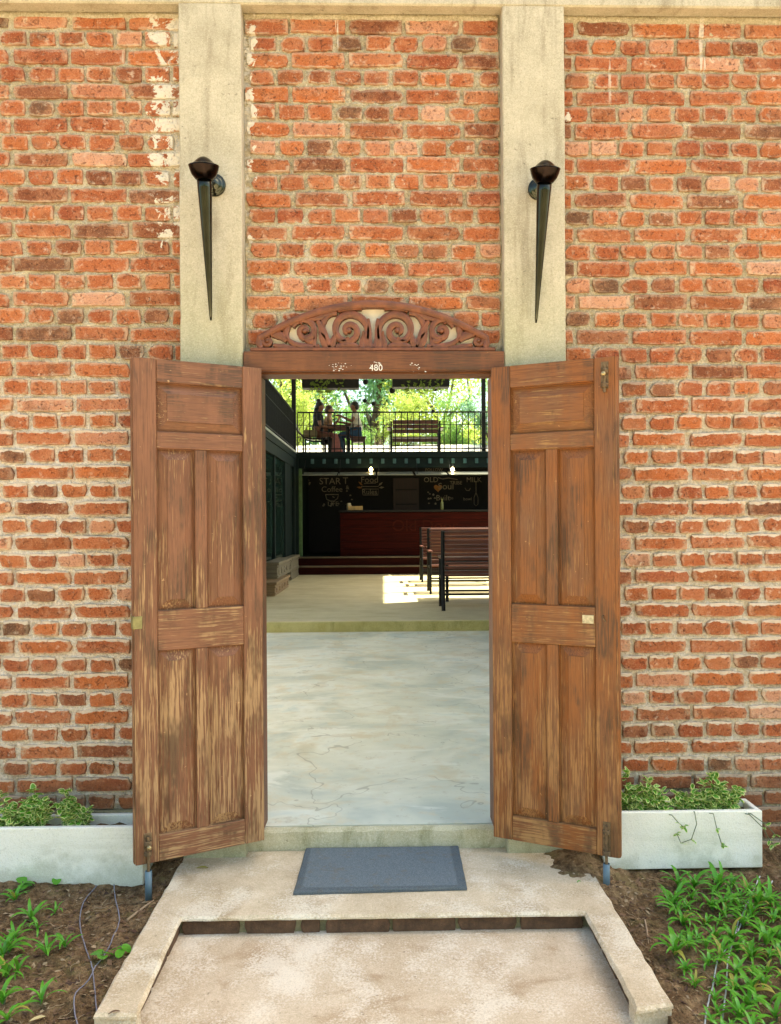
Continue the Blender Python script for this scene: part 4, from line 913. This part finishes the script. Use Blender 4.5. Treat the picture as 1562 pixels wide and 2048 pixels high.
# things on the counter
def counter_thing(name, prof, m, px, lab, cat):
    p = atY(px, 1010, CY + .25); o = MB().lathe(prof, 14).build(name, m); o.location = (p.x, CY + .25, CZ0 + 1.0115); tag(o, lab, cat)
counter_thing('bottle', [(.034, 0), (.036, .01), (.036, .15), (.014, .20), (.013, .25), (.001, .251)], plain('olive_bottle', (.16, .18, .06), .2), 884, 'small olive bottle standing on the bar counter below the chalk word Built', 'bottle')
counter_thing('jar', [(.05, 0), (.055, .02), (.055, .11), (.04, .13), (.04, .16), (.001, .161)], plain('pale_jar', (.5, .45, .32), .3), 698, 'pale round jar standing on the bar counter near its open passage', 'jar')
o = bx('tray', plain('cardboard_tan', (.45, .30, .12), .8), None, -.16, .16, -.1, .1, 0, .09, c=.004); p = atY(711, 1012, CY + .25); o.location = (p.x, CY + .25, CZ0 + 1.0115); tag(o, 'tan cardboard box standing on the bar counter below the chalk word Food', 'box')
# wooden steps
for k, (y0, z0, z1, lab) in enumerate(((13.27, .121, .30, 'lower dark red wooden step with a pale edge below the bar'), (13.56, .30, .482, 'upper dark red wooden step with a pale edge below the bar'))):
    s = empty('wooden_step', (1.2, y0, z0), 0, lab, 'step', 'wooden steps in front of the bar')
    bx('riser', STEPW, s, -3.05, 3.05, .012, CY - y0 - .001, .0, z1 - z0 - .026, c=.003); bx('tread', wood('tread_worn', (.15, .11, .06)), s, -3.06, 3.06, 0, CY - y0 - .001, z1 - z0 - .0255, z1 - z0, c=.005)

# ---------------------------------------------------------------- deck railing
def railing(origin, length, rz, h, n, label, every=1):
    t = empty('railing', origin, rz, label, 'railing')
    bx('top_rail', BLACK, t, 0, length, -.02, .02, h - .03, h, c=.004); bx('bottom_rail', BLACK, t, 0, length, -.012, .012, .055, .08, c=.003); bx('mid_rail', BLACK, t, 0, length, -.006, .006, h * .66, h * .66 + .014)
    me = None
    for i in range(n + 1):
        x = length * i / n; thick = i % 2 == 0
        if i < 2: o = bx('bar', BLACK, t, -.010 if thick else -.007, .010 if thick else .007, -.010, .010, 0, h - .0305); me = (me or []) + [o.data]; o.location.x = x
        else: o = link('bar', me[i % 2], None, t); o.location.x = x
    return t
railing((CXL + .03, CY + .06, CZ1 + .002), 6.05, 0, .885, 45, 'black steel railing with upright bars along the deck above the bar')
LX = -1.87
railing((LX - .03, 6.9, 2.79), 6.75, R(90), .86, 58, 'black steel railing with close upright bars on top of the glazed container')

# ---------------------------------------------------------------- glazed container along the courtyard
gc = empty('glazed_container', (LX - 1.2, 10.2, .12), 0, 'dark green shipping container with tall glass windows along the courtyard', 'container'); G = Vector((LX - 1.2, 10.2, .12))
def gb(name, m, x0, x1, y0, y1, z0, z1, c=.004): return bx(name, m, gc, x0 - G.x, x1 - G.x, y0 - G.y, y1 - G.y, z0 - G.z, z1 - G.z, c=c)
gb('base_frame', GREEN, LX - 2.4, LX, 6.8, 13.8, .121, .53); gb('roof', GREEN, LX - 2.4, LX + .02, 6.8, 13.8, 2.62, 2.785)
gb('roof_edge', plain('roof_edge_pale', (.23, .27, .25), .4), LX + .0205, LX + .035, 6.8, 13.8, 2.735, 2.78)
gb('back_wall', CHALKB, LX - 2.4, LX - 2.35, 6.8, 13.8, .53, 2.62); gb('end_wall', GREEN, LX - 2.35, LX, 6.8, 6.85, .53, 2.62); gb('end_wall', GREEN, LX - 2.35, LX - .101, 13.74, 13.79, .53, 2.62)
gb('leak_filler', GREEN, LX - 2.4, LX + .03, 13.793, 13.828, .121, 2.784); gb('header', GREEN, LX - .08, LX, 6.85, 13.8, 2.42, 2.62); gb('panel', GREEN, LX - .06, LX - .01, 12.15, 13.0, .53, 2.42); gb('corner_post', GREEN, LX - .1, LX + .01, 13.55, 13.79, .53, 2.62)  # panel between the containers, added to stop light leaking through
for y in (7.9, 9.25, 10.6, 12.1, 13.05): gb('mullion', GREEN, LX - .08, LX - .002, y - .05, y + .05, .53, 2.4195)
def glass_mat():
    k = NM('window_glass', .03); k.p.inputs['Transmission Weight'].default_value = .75; k.p.inputs['IOR'].default_value = 1.45; k.p.inputs['Specular IOR Level'].default_value = .25; k.col((.04, .09, .07)); return k.m
GLASS = glass_mat()
for a, b in ((6.86, 7.85), (7.95, 9.2), (9.3, 10.55), (10.65, 12.05), (13.1, 13.54)): gb('pane', GLASS, LX - .045, LX - .037, a, b, .535, 2.415, .0)
# low carved boxes along its foot
def carved_box(x0, x1, y0, y1, z0, z1, m, label):
    t = empty('carved_box', ((x0 + x1) / 2, (y0 + y1) / 2, z0), 0, label, 'box', 'boxes along the foot of the glazed container'); w, d, h = (x1 - x0) / 2, (y1 - y0) / 2, z1 - z0
    bx('body', m, t, -w, w, -d, d, 0, h, c=.006); bx('lid', m, t, -w - .02, w + .03, -d - .02, d + .02, h + .0005, h + .045, c=.006)
    r2 = random.Random(int(y0 * 10))
    for k in range(5):
        yy = -d + d * 2 * (k + .5) / 5; MB().lathe([(.055, 0), (.055, .008), (.035, .016), (.03, .006), (.012, .014), (.001, .016)], 10, Matrix.Translation((w, yy, h * .5)) @ Matrix.Rotation(R(90), 4, 'Y')).build('rosette', m, t)
    for zz in (.03, h - .045): bx('moulding', m, t, w - .002, w + .012, -d, d, zz, zz + .02, c=.003)
carved_box(LX + .03, LX + .14, 11.75, 13.0, .121, .52, CRATEW, 'grey carved wooden box against the far glass beside the wooden steps')
carved_box(LX + .03, LX + .22, 9.2, 10.9, .34, .56, CRATEW, 'grey carved wooden box resting on the tan box by the glass')
carved_box(LX + .03, LX + .26, 8.6, 10.3, .121, .29, TANW, 'tan wooden box lying on the platform below a grey carved box')

# ---------------------------------------------------------------- benches and table
def bench(loc, rz, w, label):
    """slatted bench with metal frame; sits facing local +y, back at y=0"""
    t = empty('slatted_bench', loc, rz, label, 'bench', 'slatted benches on the platform')
    prof = [(-.02, 1.0), (-.015, .92), (.0, .80), (.03, .66), (.06, .54), (.085, .46)]
    for s in (-1, 1):
        x = s * (w / 2 - .02)
        MB().tube([(x, -.10, 0), (x, -.05, .22), (x, .03, .45), (x, .0, .75), (x, -.035, 1.0)], .025, 8).build('leg', BLACK, t)
        MB().tube([(x, .47, 0), (x, .46, .44), (x, .44, .64)], .017, 8).build('leg', BLACK, t)
        MB().box(x - .03, x + .03, -.0, .50, .645, .67, c=.006).build('arm_rest', SLAT, t)
        bx('side_rail', BLACK, t, x - .012, x + .012, .02, .47, .39, .42)
    bx('stretcher', BLACK, t, -w / 2 + .02, w / 2 - .02, -.075, -.045, .19, .215); bx('stretcher', BLACK, t, -w / 2 + .02, w / 2 - .02, .445, .47, .19, .215)
    me = MB().box(-w / 2 + .035, w / 2 - .035, -.011, .011, -.019, .019, c=.004)
    first = None
    for k in range(10):
        z = .475 + k * .056; yy = np.interp(z, [.45, .55, .75, 1.0], [.05, .03, .012, -.02])
        o = me.build('back_slat', SLAT, t) if first is None else link('back_slat', first.data, None, t)
        first = first or o; o.location = (0, yy, z); o.rotation_euler = (R(6), 0, 0)
    for k in range(8):
        o = link('seat_slat', first.data, None, t); o.location = (0, .07 + k * .054, .435 - .018 * math.sin(k / 7 * math.pi)); o.rotation_euler = (R(90), 0, 0)
    return t
Z0 = .121
bench((.76 + .72, 6.62, Z0), 0, 1.44, 'slatted wooden bench turned with its back to the doorway')
bench((.74 + .72, 9.25, Z0), R(180), 1.44, 'slatted wooden bench facing the doorway across the low table')
bench((.73 + .72, 11.55, Z0), R(180), 1.44, 'farthest slatted wooden bench, close to the wooden steps')
bench((.80 + .72, 10.35, Z0), 0, 1.40, 'slatted wooden bench between the steps bench and the low table bench')
tb = empty('slatted_table', (1.50, 7.95, Z0), 0, 'slatted wooden table with black legs between the two benches', 'table')
for k in range(7): bx('top_slat', SLAT, tb, -.62, .62, -.35 + k * .1, -.262 + k * .1, .60, .625, c=.004)
for sx in (-1, 1):
    for sy in (-1, 1): bx('leg', BLACK, tb, sx * .58 - .02, sx * .58 + .02, sy * .3 - .02, sy * .3 + .02, 0, .5995)
bx('apron', BLACK, tb, -.559, .559, -.3, -.27, .54, .598)

# ---------------------------------------------------------------- deck furniture
def deck_pt(px, py, Y): return atY(px, py, Y)
DZ = CZ1 + .001
def deck_bench(x, y, w, label):
    t = empty('deck_bench', (x, y, DZ), 0, label, 'bench')
    for sx in (-1, 1):
        for sy in (0, .5): bx('leg', BLACK, t, sx * (w / 2 - .03) - .022, sx * (w / 2 - .03) + .022, sy - .02, sy + .02, 0, .62 if sy else .78)
        bx('arm_rest', SLAT, t, sx * (w / 2 + .01) - .05, sx * (w / 2 + .01) + .05, -.03, .54, .621, .65, c=.005)
    for k in range(3): bx('back_board', SLAT, t, -w / 2 + .06, w / 2 - .06, -.015, .012, .50 + k * .105, .595 + k * .105, c=.005)
    for k in range(4): bx('seat_board', SLAT, t, -w / 2 + .06, w / 2 - .06, .02 + k * .12, .13 + k * .12, .40, .43, c=.005)
    bx('apron', SLAT, t, -w / 2 + .06, w / 2 - .06, -.018, .018, .30, .38, c=.004); bx('stretcher', BLACK, t, -w / 2 + .04, w / 2 - .04, -.012, .012, .2, .225)
bA, bB = atY(780, 880, 14.75).x, atY(882, 880, 14.75).x
deck_bench((bA + bB) / 2, 14.75, bB - bA, 'dark wooden bench standing on the deck behind the railing')
PY = 15.25
def deck_table(px0, px1):
    a, b = atY(px0, 855, PY).x, atY(px1, 855, PY).x; t = empty('deck_table', ((a + b) / 2, PY + .1, DZ), 0, 'dark wooden table on the deck between the seated people', 'table'); w = (b - a) / 2
    for k in range(6): bx('top_board', SLAT, t, -w, w, -.36 + k * .122, -.245 + k * .122, .70, .735, c=.004)
    bx('apron', SLAT, t, -w + .05, w - .05, -.3, -.27, .60, .698, c=.003); bx('shelf', SLAT, t, -w + .06, w - .06, -.28, .28, .49, .51)
    for sx in (-1, 1):
        for sy in (-1, 1): bx('leg', BLACK, t, sx * (w - .06) - .025, sx * (w - .06) + .025, sy * .3 - .025, sy * .3 + .025, 0, .699)
    return (a + b) / 2
deck_table(655, 702)
# lounge chair with curved slats
xw = atY(634, 850, PY).x; xm = atY(716, 850, PY).x
lc = empty('lounge_chair', (xw, PY, DZ), 0, 'curved slatted lounge chair on the deck under the people facing right', 'chair')
cp = [(-.50, .78), (-.46, .66), (-.38, .54), (-.26, .455), (-.10, .42), (.08, .42), (.22, .44)]
for sy in (-.30, .30): MB().tube([(x, sy, z - .02) for x, z in cp], .018, 8).build('side_rail', BLACK, lc)
for i in range(15):
    t = i / 14 * (len(cp) - 1); k = min(int(t), len(cp) - 2); f = t - k; x = cp[k][0] * (1 - f) + cp[k + 1][0] * f; z = cp[k][1] * (1 - f) + cp[k + 1][1] * f
    o = MB().box(-.024, .024, -.33, .33, -.009, .009, c=.003).build('slat', SLAT, lc); o.location = (x, 0, z); o.rotation_euler = (0, -math.atan2(cp[k + 1][1] - cp[k][1], cp[k + 1][0] - cp[k][0]), 0)
for sy in (-.28, .28):
    for x in (-.3, .18): bx('leg', BLACK, lc, x - .018, x + .018, sy - .018, sy + .018, 0, .42 if x > 0 else .46)
stl = empty('stool', (xm, PY, DZ), 0, 'small dark wooden stool on the deck under the man in jeans', 'stool')
bx('seat', SLAT, stl, -.19, .19, -.19, .19, .43, .47, c=.01); bx('apron', SLAT, stl, -.16, .16, -.16, .16, .34, .4295, c=.004)
for sx in (-1, 1):
    for sy in (-1, 1): bx('leg', BLACK, stl, sx * .14 - .018, sx * .14 + .018, sy * .14 - .018, sy * .14 + .018, 0, .339)

# ---------------------------------------------------------------- people on the deck
def skin_mesh(name, V, Ed, Rd, m, parent, root=0, sub=2):
    me = bpy.data.meshes.new(name); me.from_pydata([tuple(p) for p in V], Ed, []); me.update()
    o = link(name, me, m, parent); sk = o.modifiers.new('skin', 'SKIN'); sk.use_smooth_shade = True
    for i, r in enumerate(Rd): sv = me.skin_vertices[0].data[i]; sv.radius = r if isinstance(r, tuple) else (r, r); sv.use_root = (i == root)
    ss = o.modifiers.new('subdivision', 'SUBSURF'); ss.levels = sub; ss.render_levels = sub; return o
def seated(loc, facing, sk, shirt, trousers, hair, label, sh=.45, lean=.05, arms=None, longhair=False, skirt=False, short_sleeve=True, bun=False):
    """seated figure facing local +x; origin on the floor under the pelvis"""
    p = empty('person', loc, 0 if facing > 0 else math.pi, label, 'person', 'people seated on the deck')
    V, Ed, Rd = [], [], []
    def nd(co, r, par=None):
        V.append(Vector(co)); Rd.append(r)
        if par is not None: Ed.append((par, len(V) - 1))
        return len(V) - 1
    z = sh
    pel = nd((0, 0, z + .09), (.13, .15)); sp = nd((.02 + lean * .3, 0, z + .26), (.105, .13), pel); chs = nd((lean, 0, z + .44), (.11, .15), sp); nb_ = nd((lean + .01, 0, z + .555), (.065, .08), chs)
    nk = nd((lean + .02, 0, z + .615), .048, nb_); hd = nd((lean + .045, 0, z + .70), (.078, .074), nk); tp = nd((lean + .035, 0, z + .785), (.085, .075), hd)
    chin = nd((lean + .10, 0, z + .665), .032, hd); nose = nd((lean + .135, 0, z + .725), .014, hd)
    for s in (-1, 1): nd((lean + .03, s * .083, z + .715), .014, hd)
    joints = {}
    for s in (-1, 1):
        hip = nd((.03, s * .095, z + .07), .088, pel); kn = nd((.43, s * .10, z + .055), .062, hip); an = nd((.40 + (.03 if s > 0 else -.02), s * .10, .09), .040, kn); toe = nd((.53, s * .11, .035), .034, an)
        shd = nd((lean - .0, s * .165, z + .50), .058, chs); el, wr, hn = [Vector(q) for q in arms[0 if s < 0 else 1]]
        e = nd(el, .040, shd); w = nd(wr, .027, e); palm = nd(hn, (.018, .034), w); d = (hn - wr).normalized(); sd = d.cross(Vector((0, 0, 1))).normalized()
        for k, L in enumerate((.062, .072, .068, .052)):
            b = hn + sd * (.024 - .016 * k) + d * .02; f1 = nd(b, .0085, palm); f2 = nd(b + d * L * .6 + Vector((0, 0, -.006)), .008, f1); nd(b + d * L + Vector((0, 0, -.022)), .007, f2)
        th = nd(hn + sd * .034 * s, .010, palm); nd(hn + sd * .05 * s + d * .035, .009, th)
        joints[s] = (hip, kn, an, toe, shd, e, w)
    skin_mesh('body', V, Ed, Rd, sk, p)
    def sub(name, chains, grow, m, root=0):
        ids = sorted({i for c in chains for i in c}); mp = {i: k for k, i in enumerate(ids)}; ed = sorted({tuple(sorted((mp[a], mp[b]))) for c in chains for a, b in zip(c, c[1:])})
        rd = [tuple(q + grow for q in Rd[i]) if isinstance(Rd[i], tuple) else Rd[i] + grow for i in ids]
        return skin_mesh(name, [V[i] for i in ids], ed, rd, m, p, mp[root])
    half = {}
    ch_ = [[pel, sp, chs, nb_]]
    for s in (-1, 1):
        hip, kn, an, toe, shd, e, w = joints[s]
        V.append(V[shd].lerp(V[e], .62)); Rd.append(.046); mid = len(V) - 1; ch_.append([chs, shd, mid] if short_sleeve else [chs, shd])
    sub('shirt', ch_, .012, shirt)
    ch_ = []
    for s in (-1, 1): ch_.append([pel, joints[s][0], joints[s][1], joints[s][2]])
    if skirt:
        n = 18; v = []
        for (x, zz, rx, ry) in ((.02, z + .16, .15, .17), (.16, z + .10, .22, .21), (.40, z + .08, .12, .22), (.47, z - .05, .09, .21), (.47, z - .22, .12, .23), (.48, .10, .16, .25)):
            for k in range(n): a = 2 * math.pi * k / n; q = 1 + .08 * math.sin(5 * a); v.append((x + rx * q * math.cos(a) * .9, ry * q * math.sin(a), zz + (.07 * math.cos(a + math.pi) if x < .3 else 0)))
        link('skirt', mesh('skirt', v, [(i * n + k, i * n + (k + 1) % n, (i + 1) * n + (k + 1) % n, (i + 1) * n + k) for i in range(5) for k in range(n)], True), trousers, p)
    else: sub('trousers', ch_, .010, trousers)
    def ell(c, r): 
        q = [(math.cos(t) * 1., math.sin(t)) for t in np.linspace(-math.pi / 2 + .05, math.pi / 2 - .05, 9)]
        return [(a, b) for a, b in q], Matrix.Translation(c) @ Matrix.Diagonal((r[0], r[1], r[2], 1))
    hm = MB(); lobes = [((lean + .012, 0, z + .765), (.100, .092, .092)), ((lean - .02, 0, z + .72), (.082, .086, .085))]
    if longhair: lobes += [((lean - .065, 0, z + .60), (.065, .095, .13)), ((lean - .095, 0, z + .46), (.055, .10, .15)), ((lean - .10, 0, z + .34), (.04, .08, .12))]
    if bun: lobes += [((lean - .015, 0, z + .875), (.055, .055, .045))]
    for c, r in lobes: pr_, M = ell(c, r); hm.lathe(pr_, 14, M)
    hm.build('hair', hair, p)
    sho = MB()
    for s in (-1, 1):
        a, t = V[joints[s][2]], V[joints[s][3]]; sho.box(a.x - .07, t.x + .05, t.y - .045, t.y + .045, 0, .07, c=.018)
    sho.build('shoes', BLACK, p)
    for s in (-1, 1): MB().lathe([(.002, -.009), (.009, 0), (.002, .009)], 8, Matrix.Translation((lean + .118, s * .032, z + .748))).build('eye', BLACK, p)
    return p
SK1 = plain('skin_brown', (.20, .085, .045), .5, var=.1, bump=.05); SK2 = plain('skin_light', (.42, .22, .13), .5, var=.1, bump=.05)
HAIRD = plain('hair_black', (.008, .007, .007), .4); HAIRB = plain('hair_brown', (.05, .028, .015), .45)
DARKTOP = plain('cloth_black', (.014, .014, .016), .9); PINK = plain('cloth_rose', (.36, .12, .09), .9); TEE = plain('cloth_cream', (.62, .58, .45), .9); JEAN = plain('cloth_denim', (.03, .075, .14), .9); BEIGE = plain('cloth_tan', (.40, .25, .13), .9)
zz = .40
seated((xw, PY - .10, DZ), 1, SK1, DARKTOP, PINK, HAIRD, 'person in black top and rose skirt with long dark hair on the lounge chair', sh=.45, lean=.06,
       arms=[((.10, -.22, .70), (.33, -.20, .66), (.41, -.19, .66)), ((.12, .22, .70), (.34, .18, .68), (.42, .17, .68))], longhair=True, skirt=True, bun=True)
seated((xw + .17, PY + .34, DZ), 1, SK2, BEIGE, DARKTOP, HAIRB, 'person in a tan top with raised hand sitting beside the long-haired person', sh=.43, lean=.08,
       arms=[((.18, -.24, .72), (.33, -.16, .90), (.36, -.12, .98)), ((.16, .22, .68), (.36, .18, .76), (.44, .16, .78))], longhair=False)
seated((xm, PY, DZ), -1, SK1, TEE, JEAN, HAIRD, 'person in cream t-shirt and blue jeans reaching over the table from the stool', sh=.47, lean=.06,
       arms=[((.16, -.21, .80), (.40, -.16, .84), (.48, -.14, .85)), ((.14, .21, .82), (.42, .16, .96), (.50, .13, .97))])
bag = MB().box(-.16, .16, -.09, .09, 0, .16, c=.03).tube([(-.10, 0, .15), (-.08, 0, .24), (.06, 0, .25), (.1, 0, .15)], .012, 6).build('shoulder_bag', plain('bag_olive', (.16, .12, .05), .8)); bag.location = (xw - .13, PY - .33, DZ + .44); tag(bag, 'olive shoulder bag on the lounge chair beside the long-haired person', 'bag')

# ---------------------------------------------------------------- roof, posts and hanging things over the deck
RZ = 5.62
roof = empty('shade_roof', (-1.5, 11.6, RZ), 0, 'flat sheet roof on posts over the platform and the deck', 'roof')
bx('sheet', plain('roof_sheet', (.35, .35, .32), .6), roof, -4.5, 4.77, -6.0, 5.3, 0, .05)
for k in range(6): bx('rafter', BLACK, roof, -4.5, 4.77, -5.9 + k * 2.2, -5.8 + k * 2.2, -.12, -.001)
for px, py in ((587.5, 800), (967, 800)):
    x = atY(px, py, CY + .2).x; o = bx('roof_post', BLACK, None, -.045, .045, -.045, .045, 0, RZ - DZ - .121, c=.004); o.location = (x, CY + .2, DZ)
    tag(o, 'thin black post beside the glazed container holding the roof' if px < 700 else 'thin black post on the deck right of the dark bench holding the roof', 'post', 'posts holding the roof')
VINE = leaf_mat('vine_leaf', (.05, .12, .015), (.16, .22, .03), .3)
for (a, b, zb, lab) in ((605, 718, 778, 'dark hanging box beam with vine leaves above the seated people'), (785, 898, 776, 'dark hanging box beam with vine leaves above the dark bench')):
    Y = 14.3; xa, xb = atY(a, zb, Y).x, atY(b, zb, Y).x; z0 = atY((a + b) / 2, zb, Y).z
    t = empty('hanging_beam', ((xa + xb) / 2, Y, z0), 0, lab, 'hanging beam', 'dark hanging beams over the deck'); w = (xb - xa) / 2
    bx('box', BLACK, t, -w, w, -.16, .16, 0, .30, c=.01)
    for s in (-.8, .8): MB().tube([(s * w, 0, .30), (s * w, 0, RZ - z0 - .001)], .008, 6).build('rod', BLACK, t)
    lf = MB(); r3 = random.Random(a)
    for k in range(70):
        x = r3.uniform(-w * .7, w * (.5 if a < 700 else .8)); y = -.17 + r3.uniform(-.03, .02); z = r3.uniform(-.10, .28) ; L = r3.uniform(.03, .06)
        M = Matrix.Translation((x, y, z)) @ Matrix.Rotation(r3.uniform(0, 6.3), 4, 'Y') @ Matrix.Rotation(r3.uniform(-.6, .6), 4, 'X'); lf.add([M @ Vector(q) for q in ((-L, 0, 0), (0, -.01, L * .5), (L, 0, 0), (0, 0, -L * .5))], [(0, 1, 2, 3)])
    tag(lf.build('vine', VINE, t), kind='stuff')
for i, (px, py, r, lab) in enumerate([(731, 764, 9, 'dark round hanging pot close to the first hanging beam'), (784.5, 781, 10, 'largest dark round hanging pot below the second hanging beam'), (870.5, 777, 9, 'dark round hanging pot under the second hanging beam above the bench'), (730, 801.5, 7, 'small dark round hanging pot, higher of the pair above the table'), (747, 807.5, 7, 'small dark round hanging pot, lower of the pair above the table'), (866, 823, 6, 'small dark round hanging pot at railing height above the dark bench')]):
    Y = 14.6; p = atY(px, py, Y); rad = r * (Y + 3.16) / FPX * .62
    t = empty('hanging_pot', p, 0, lab, 'hanging pot', 'dark round pots hanging over the deck')
    MB().lathe([(.001, -rad), (rad * .5, -rad * .88), (rad * .88, -rad * .5), (rad, 0), (rad * .9, rad * .45), (rad * .6, rad * .8), (rad * .5, rad * .8)], 14).build('pot', BLACK, t)
    MB().tube([(0, 0, rad * .8), (0, 0, RZ - p.z - .001)], .004, 5).build('cord', BLACK, t)
    lf = MB(); r3 = random.Random(i)
    for k in range(26):
        a = r3.uniform(0, 6.3); M = Matrix.Translation((rad * .9 * math.cos(a), rad * .9 * math.sin(a), rad * r3.uniform(-.5, 1.))) @ Matrix.Rotation(a, 4, 'Z') @ Matrix.Rotation(r3.uniform(-1, 1), 4, 'Y'); L = .025
        lf.add([M @ Vector(q) for q in ((0, -L * .5, 0), (L, 0, 0), (0, L * .5, 0), (-L * .5, 0, 0))], [(0, 1, 2, 3)])
    tag(lf.build('foliage', plain('dark_leaf', (.02, .035, .012), .7), t), kind='stuff')
bk_x, bk_y = np.meshgrid(np.linspace(-30, 30, 121), np.linspace(17.2, 60, 80))
bk_z = 1.9 + 1.75 * sstep(17.2, 21.5, bk_y) + .05 * (bk_y - 21) * (bk_y > 21) + .12 * vnoise(bk_x, bk_y, 2.2, 71) + .05 * vnoise(bk_x, bk_y, .6, 72)
tag(link('bank', grid_mesh('bank', np.stack([bk_x, bk_y, bk_z], -1)), concrete('pale_bank', (.50, .46, .36), (.68, .64, .52), (.36, .38, .20), sx=(.6, .6, .6), sc=.2)), kind='structure')

# ---------------------------------------------------------------- unseen container, added to shade the near courtyard
rc = empty('shade_container', (3.95, 4.4, 0), 0, 'added unseen container stack shading the near courtyard from the right', 'container')
rb = MB(); ny = 110
for k in range(ny):
    y = -4.1 + 8.2 * k / ny; d = .03 if (k // 2) % 2 else 0
    rb.add([(-1.2 + d, y, 0), (-1.2 + (.03 if ((k + 1) // 2) % 2 else 0), y + 8.2 / ny, 0), (-1.2 + (.03 if ((k + 1) // 2) % 2 else 0), y + 8.2 / ny, 5.2), (-1.2 + d, y, 5.2)], [(0, 3, 2, 1)])
rb.build('corrugated_side', TEAL, rc); bx('body', TEAL, rc, -1.16, 1.2, -4.1, 4.1, 0, 5.2); bx('shade_overhang', BLACK, rc, -2.05, 1.3, -4.15, 4.2, 5.21, 5.28)  # overhang reach set by the shade it throws on the floor

# ---------------------------------------------------------------- trees
def tree_meshes(seed, h, cr, nleaf, leafsize, droop=.2):
    rr = random.Random(seed); tr = MB(); lf = MB(); tips = []
    th = h * .42; pts = [Vector((0, 0, 0))]
    for k in range(1, 6): pts.append(Vector((rr.gauss(0, .1) * k * .5, rr.gauss(0, .1) * k * .5, th * k / 5)))
    tr.tube(pts, [.03 * h * (1 - .09 * k) * .8 for k in range(6)], 9)
    for b in range(11):
        a = b * 2.4 + rr.uniform(-.4, .4); s = pts[rr.randint(2, 5)]; L = cr * rr.uniform(.55, 1.0); up_ = rr.uniform(.15, 1.3); q = [s.copy()]
        for k in range(1, 6): t = k / 5; q.append(s + Vector((math.cos(a) * L * t, math.sin(a) * L * t, up_ * (h - th) * .75 * t ** .8)) + Vector((rr.gauss(0, .07 * L), rr.gauss(0, .07 * L), rr.gauss(0, .05 * L))))
        tr.tube(q, [.011 * h * (1 - .15 * k) for k in range(6)], 6)
        for k in (2, 3, 4, 5): tips.append((q[k], cr * rr.uniform(.2, .38)))
    for k in range(9): tips.append((Vector((rr.gauss(0, cr * .3), rr.gauss(0, cr * .3), h * rr.uniform(.72, .97))), cr * rr.uniform(.25, .4)))
    for k in range(nleaf):
        c, r = rr.choice(tips); d = Vector((rr.gauss(0, 1), rr.gauss(0, 1), rr.gauss(0, .8))); d = d.normalized() * r * rr.random() ** .45; p = c + d
        M = Matrix.Translation(p) @ Matrix.Rotation(rr.uniform(0, 6.3), 4, 'Z') @ Matrix.Rotation(rr.gauss(droop, .6), 4, 'Y') @ Matrix.Rotation(rr.gauss(0, .6), 4, 'X'); L = leafsize * rr.uniform(.6, 1.3)
        lf.add([M @ Vector(q) for q in ((-L * .5, 0, 0), (0, -L * .24, .06 * L), (L * .5, 0, -.05 * L), (0, L * .24, .06 * L))], [(0, 1, 2, 3)])
    return tr, lf
BARK = plain('tree_bark', (.12, .09, .06), .9, var=.4, scale=8, bump=.8)
LM = [leaf_mat('tree_leaf_yellow_green', (.16, .28, .03), (.40, .47, .11), .5), leaf_mat('tree_leaf_green', (.09, .22, .04), (.24, .40, .10), .5), leaf_mat('tree_leaf_blue_green', (.08, .24, .12), (.26, .44, .24), .5)]
protos = []
for i, (s, h, cr, nl, ls) in enumerate(((1, 9.0, 3.4, 9000, .23), (2, 8.0, 3.0, 8000, .21), (3, 10.0, 3.6, 9000, .25))):
    a, b = tree_meshes(s, h, cr, nl, ls); to = a.build('trunk', BARK); lo = b.build('crown', LM[i]); tm, lm = to.data, lo.data; bpy.data.objects.remove(to); bpy.data.objects.remove(lo); protos.append((tm, lm))
def plant_tree(i, x, y, z, s, rz, label, group):
    t = empty('tree', (x, y, z), rz, label, 'tree', group); t.scale = (s, s, s); link('trunk', protos[i][0], None, t); tag(link('crown', protos[i][1], None, t), kind='stuff')
for (i, x, y, z, s, rz, lab) in ((0, -3.6, 24, 1.6, .8, 0., 'yellow-green tree seen above the seated people beyond the deck'), (2, -.2, 26, 1.2, .85, 1.1, 'blue-green tree seen between the two hanging beams beyond the deck'), (0, 2.2, 24.5, 1.5, .75, 2.3, 'yellow-green tree seen behind the dark deck bench'), (1, 5.0, 28, 1.2, .8, .7, 'green tree seen beyond the post right of the bench'),
                              (1, -1.7, 31, 2.2, .95, 4.0, 'green tree standing deep behind the seated people'), (0, 7.5, 23, 1.5, .8, 3.0, 'yellow-green tree standing beyond the end of the deck'), (2, -8, 27, 1.6, .9, 2.0, 'blue-green tree standing beyond the glazed container'),
                              (0, -2.7, 21.6, 2.9, .27, 5.0, 'low yellow-green bush on the pale bank behind the seated people'), (1, -.9, 22.2, 2.9, .26, 3.0, 'low green bush on the pale bank behind the table'), (0, .7, 21.8, 2.9, .28, 1.0, 'low yellow-green bush on the pale bank behind the dark bench'), (1, 2.3, 22.0, 2.9, .30, 2.0, 'low green bush on the pale bank beside the dark bench'), (2, 3.6, 21.5, 2.8, .28, 2.6, 'low blue-green bush on the pale bank by the post')):
    plant_tree(i, x, y, z, s, rz, lab, 'trees beyond the deck')
for (i, x, y, s, rz, lab) in ((1, -6.5, -13, 1.0, .3, 'green tree of the forecourt garden opposite the long planter'), (0, .5, -15, 1.05, 1.9, 'yellow-green tree of the forecourt garden opposite the doorway'), (1, 7.0, -12.5, 1.0, 4.1, 'green tree of the forecourt garden opposite the short planter')):
    plant_tree(i, x, y, -.25, s, rz, lab, 'trees of the forecourt garden')
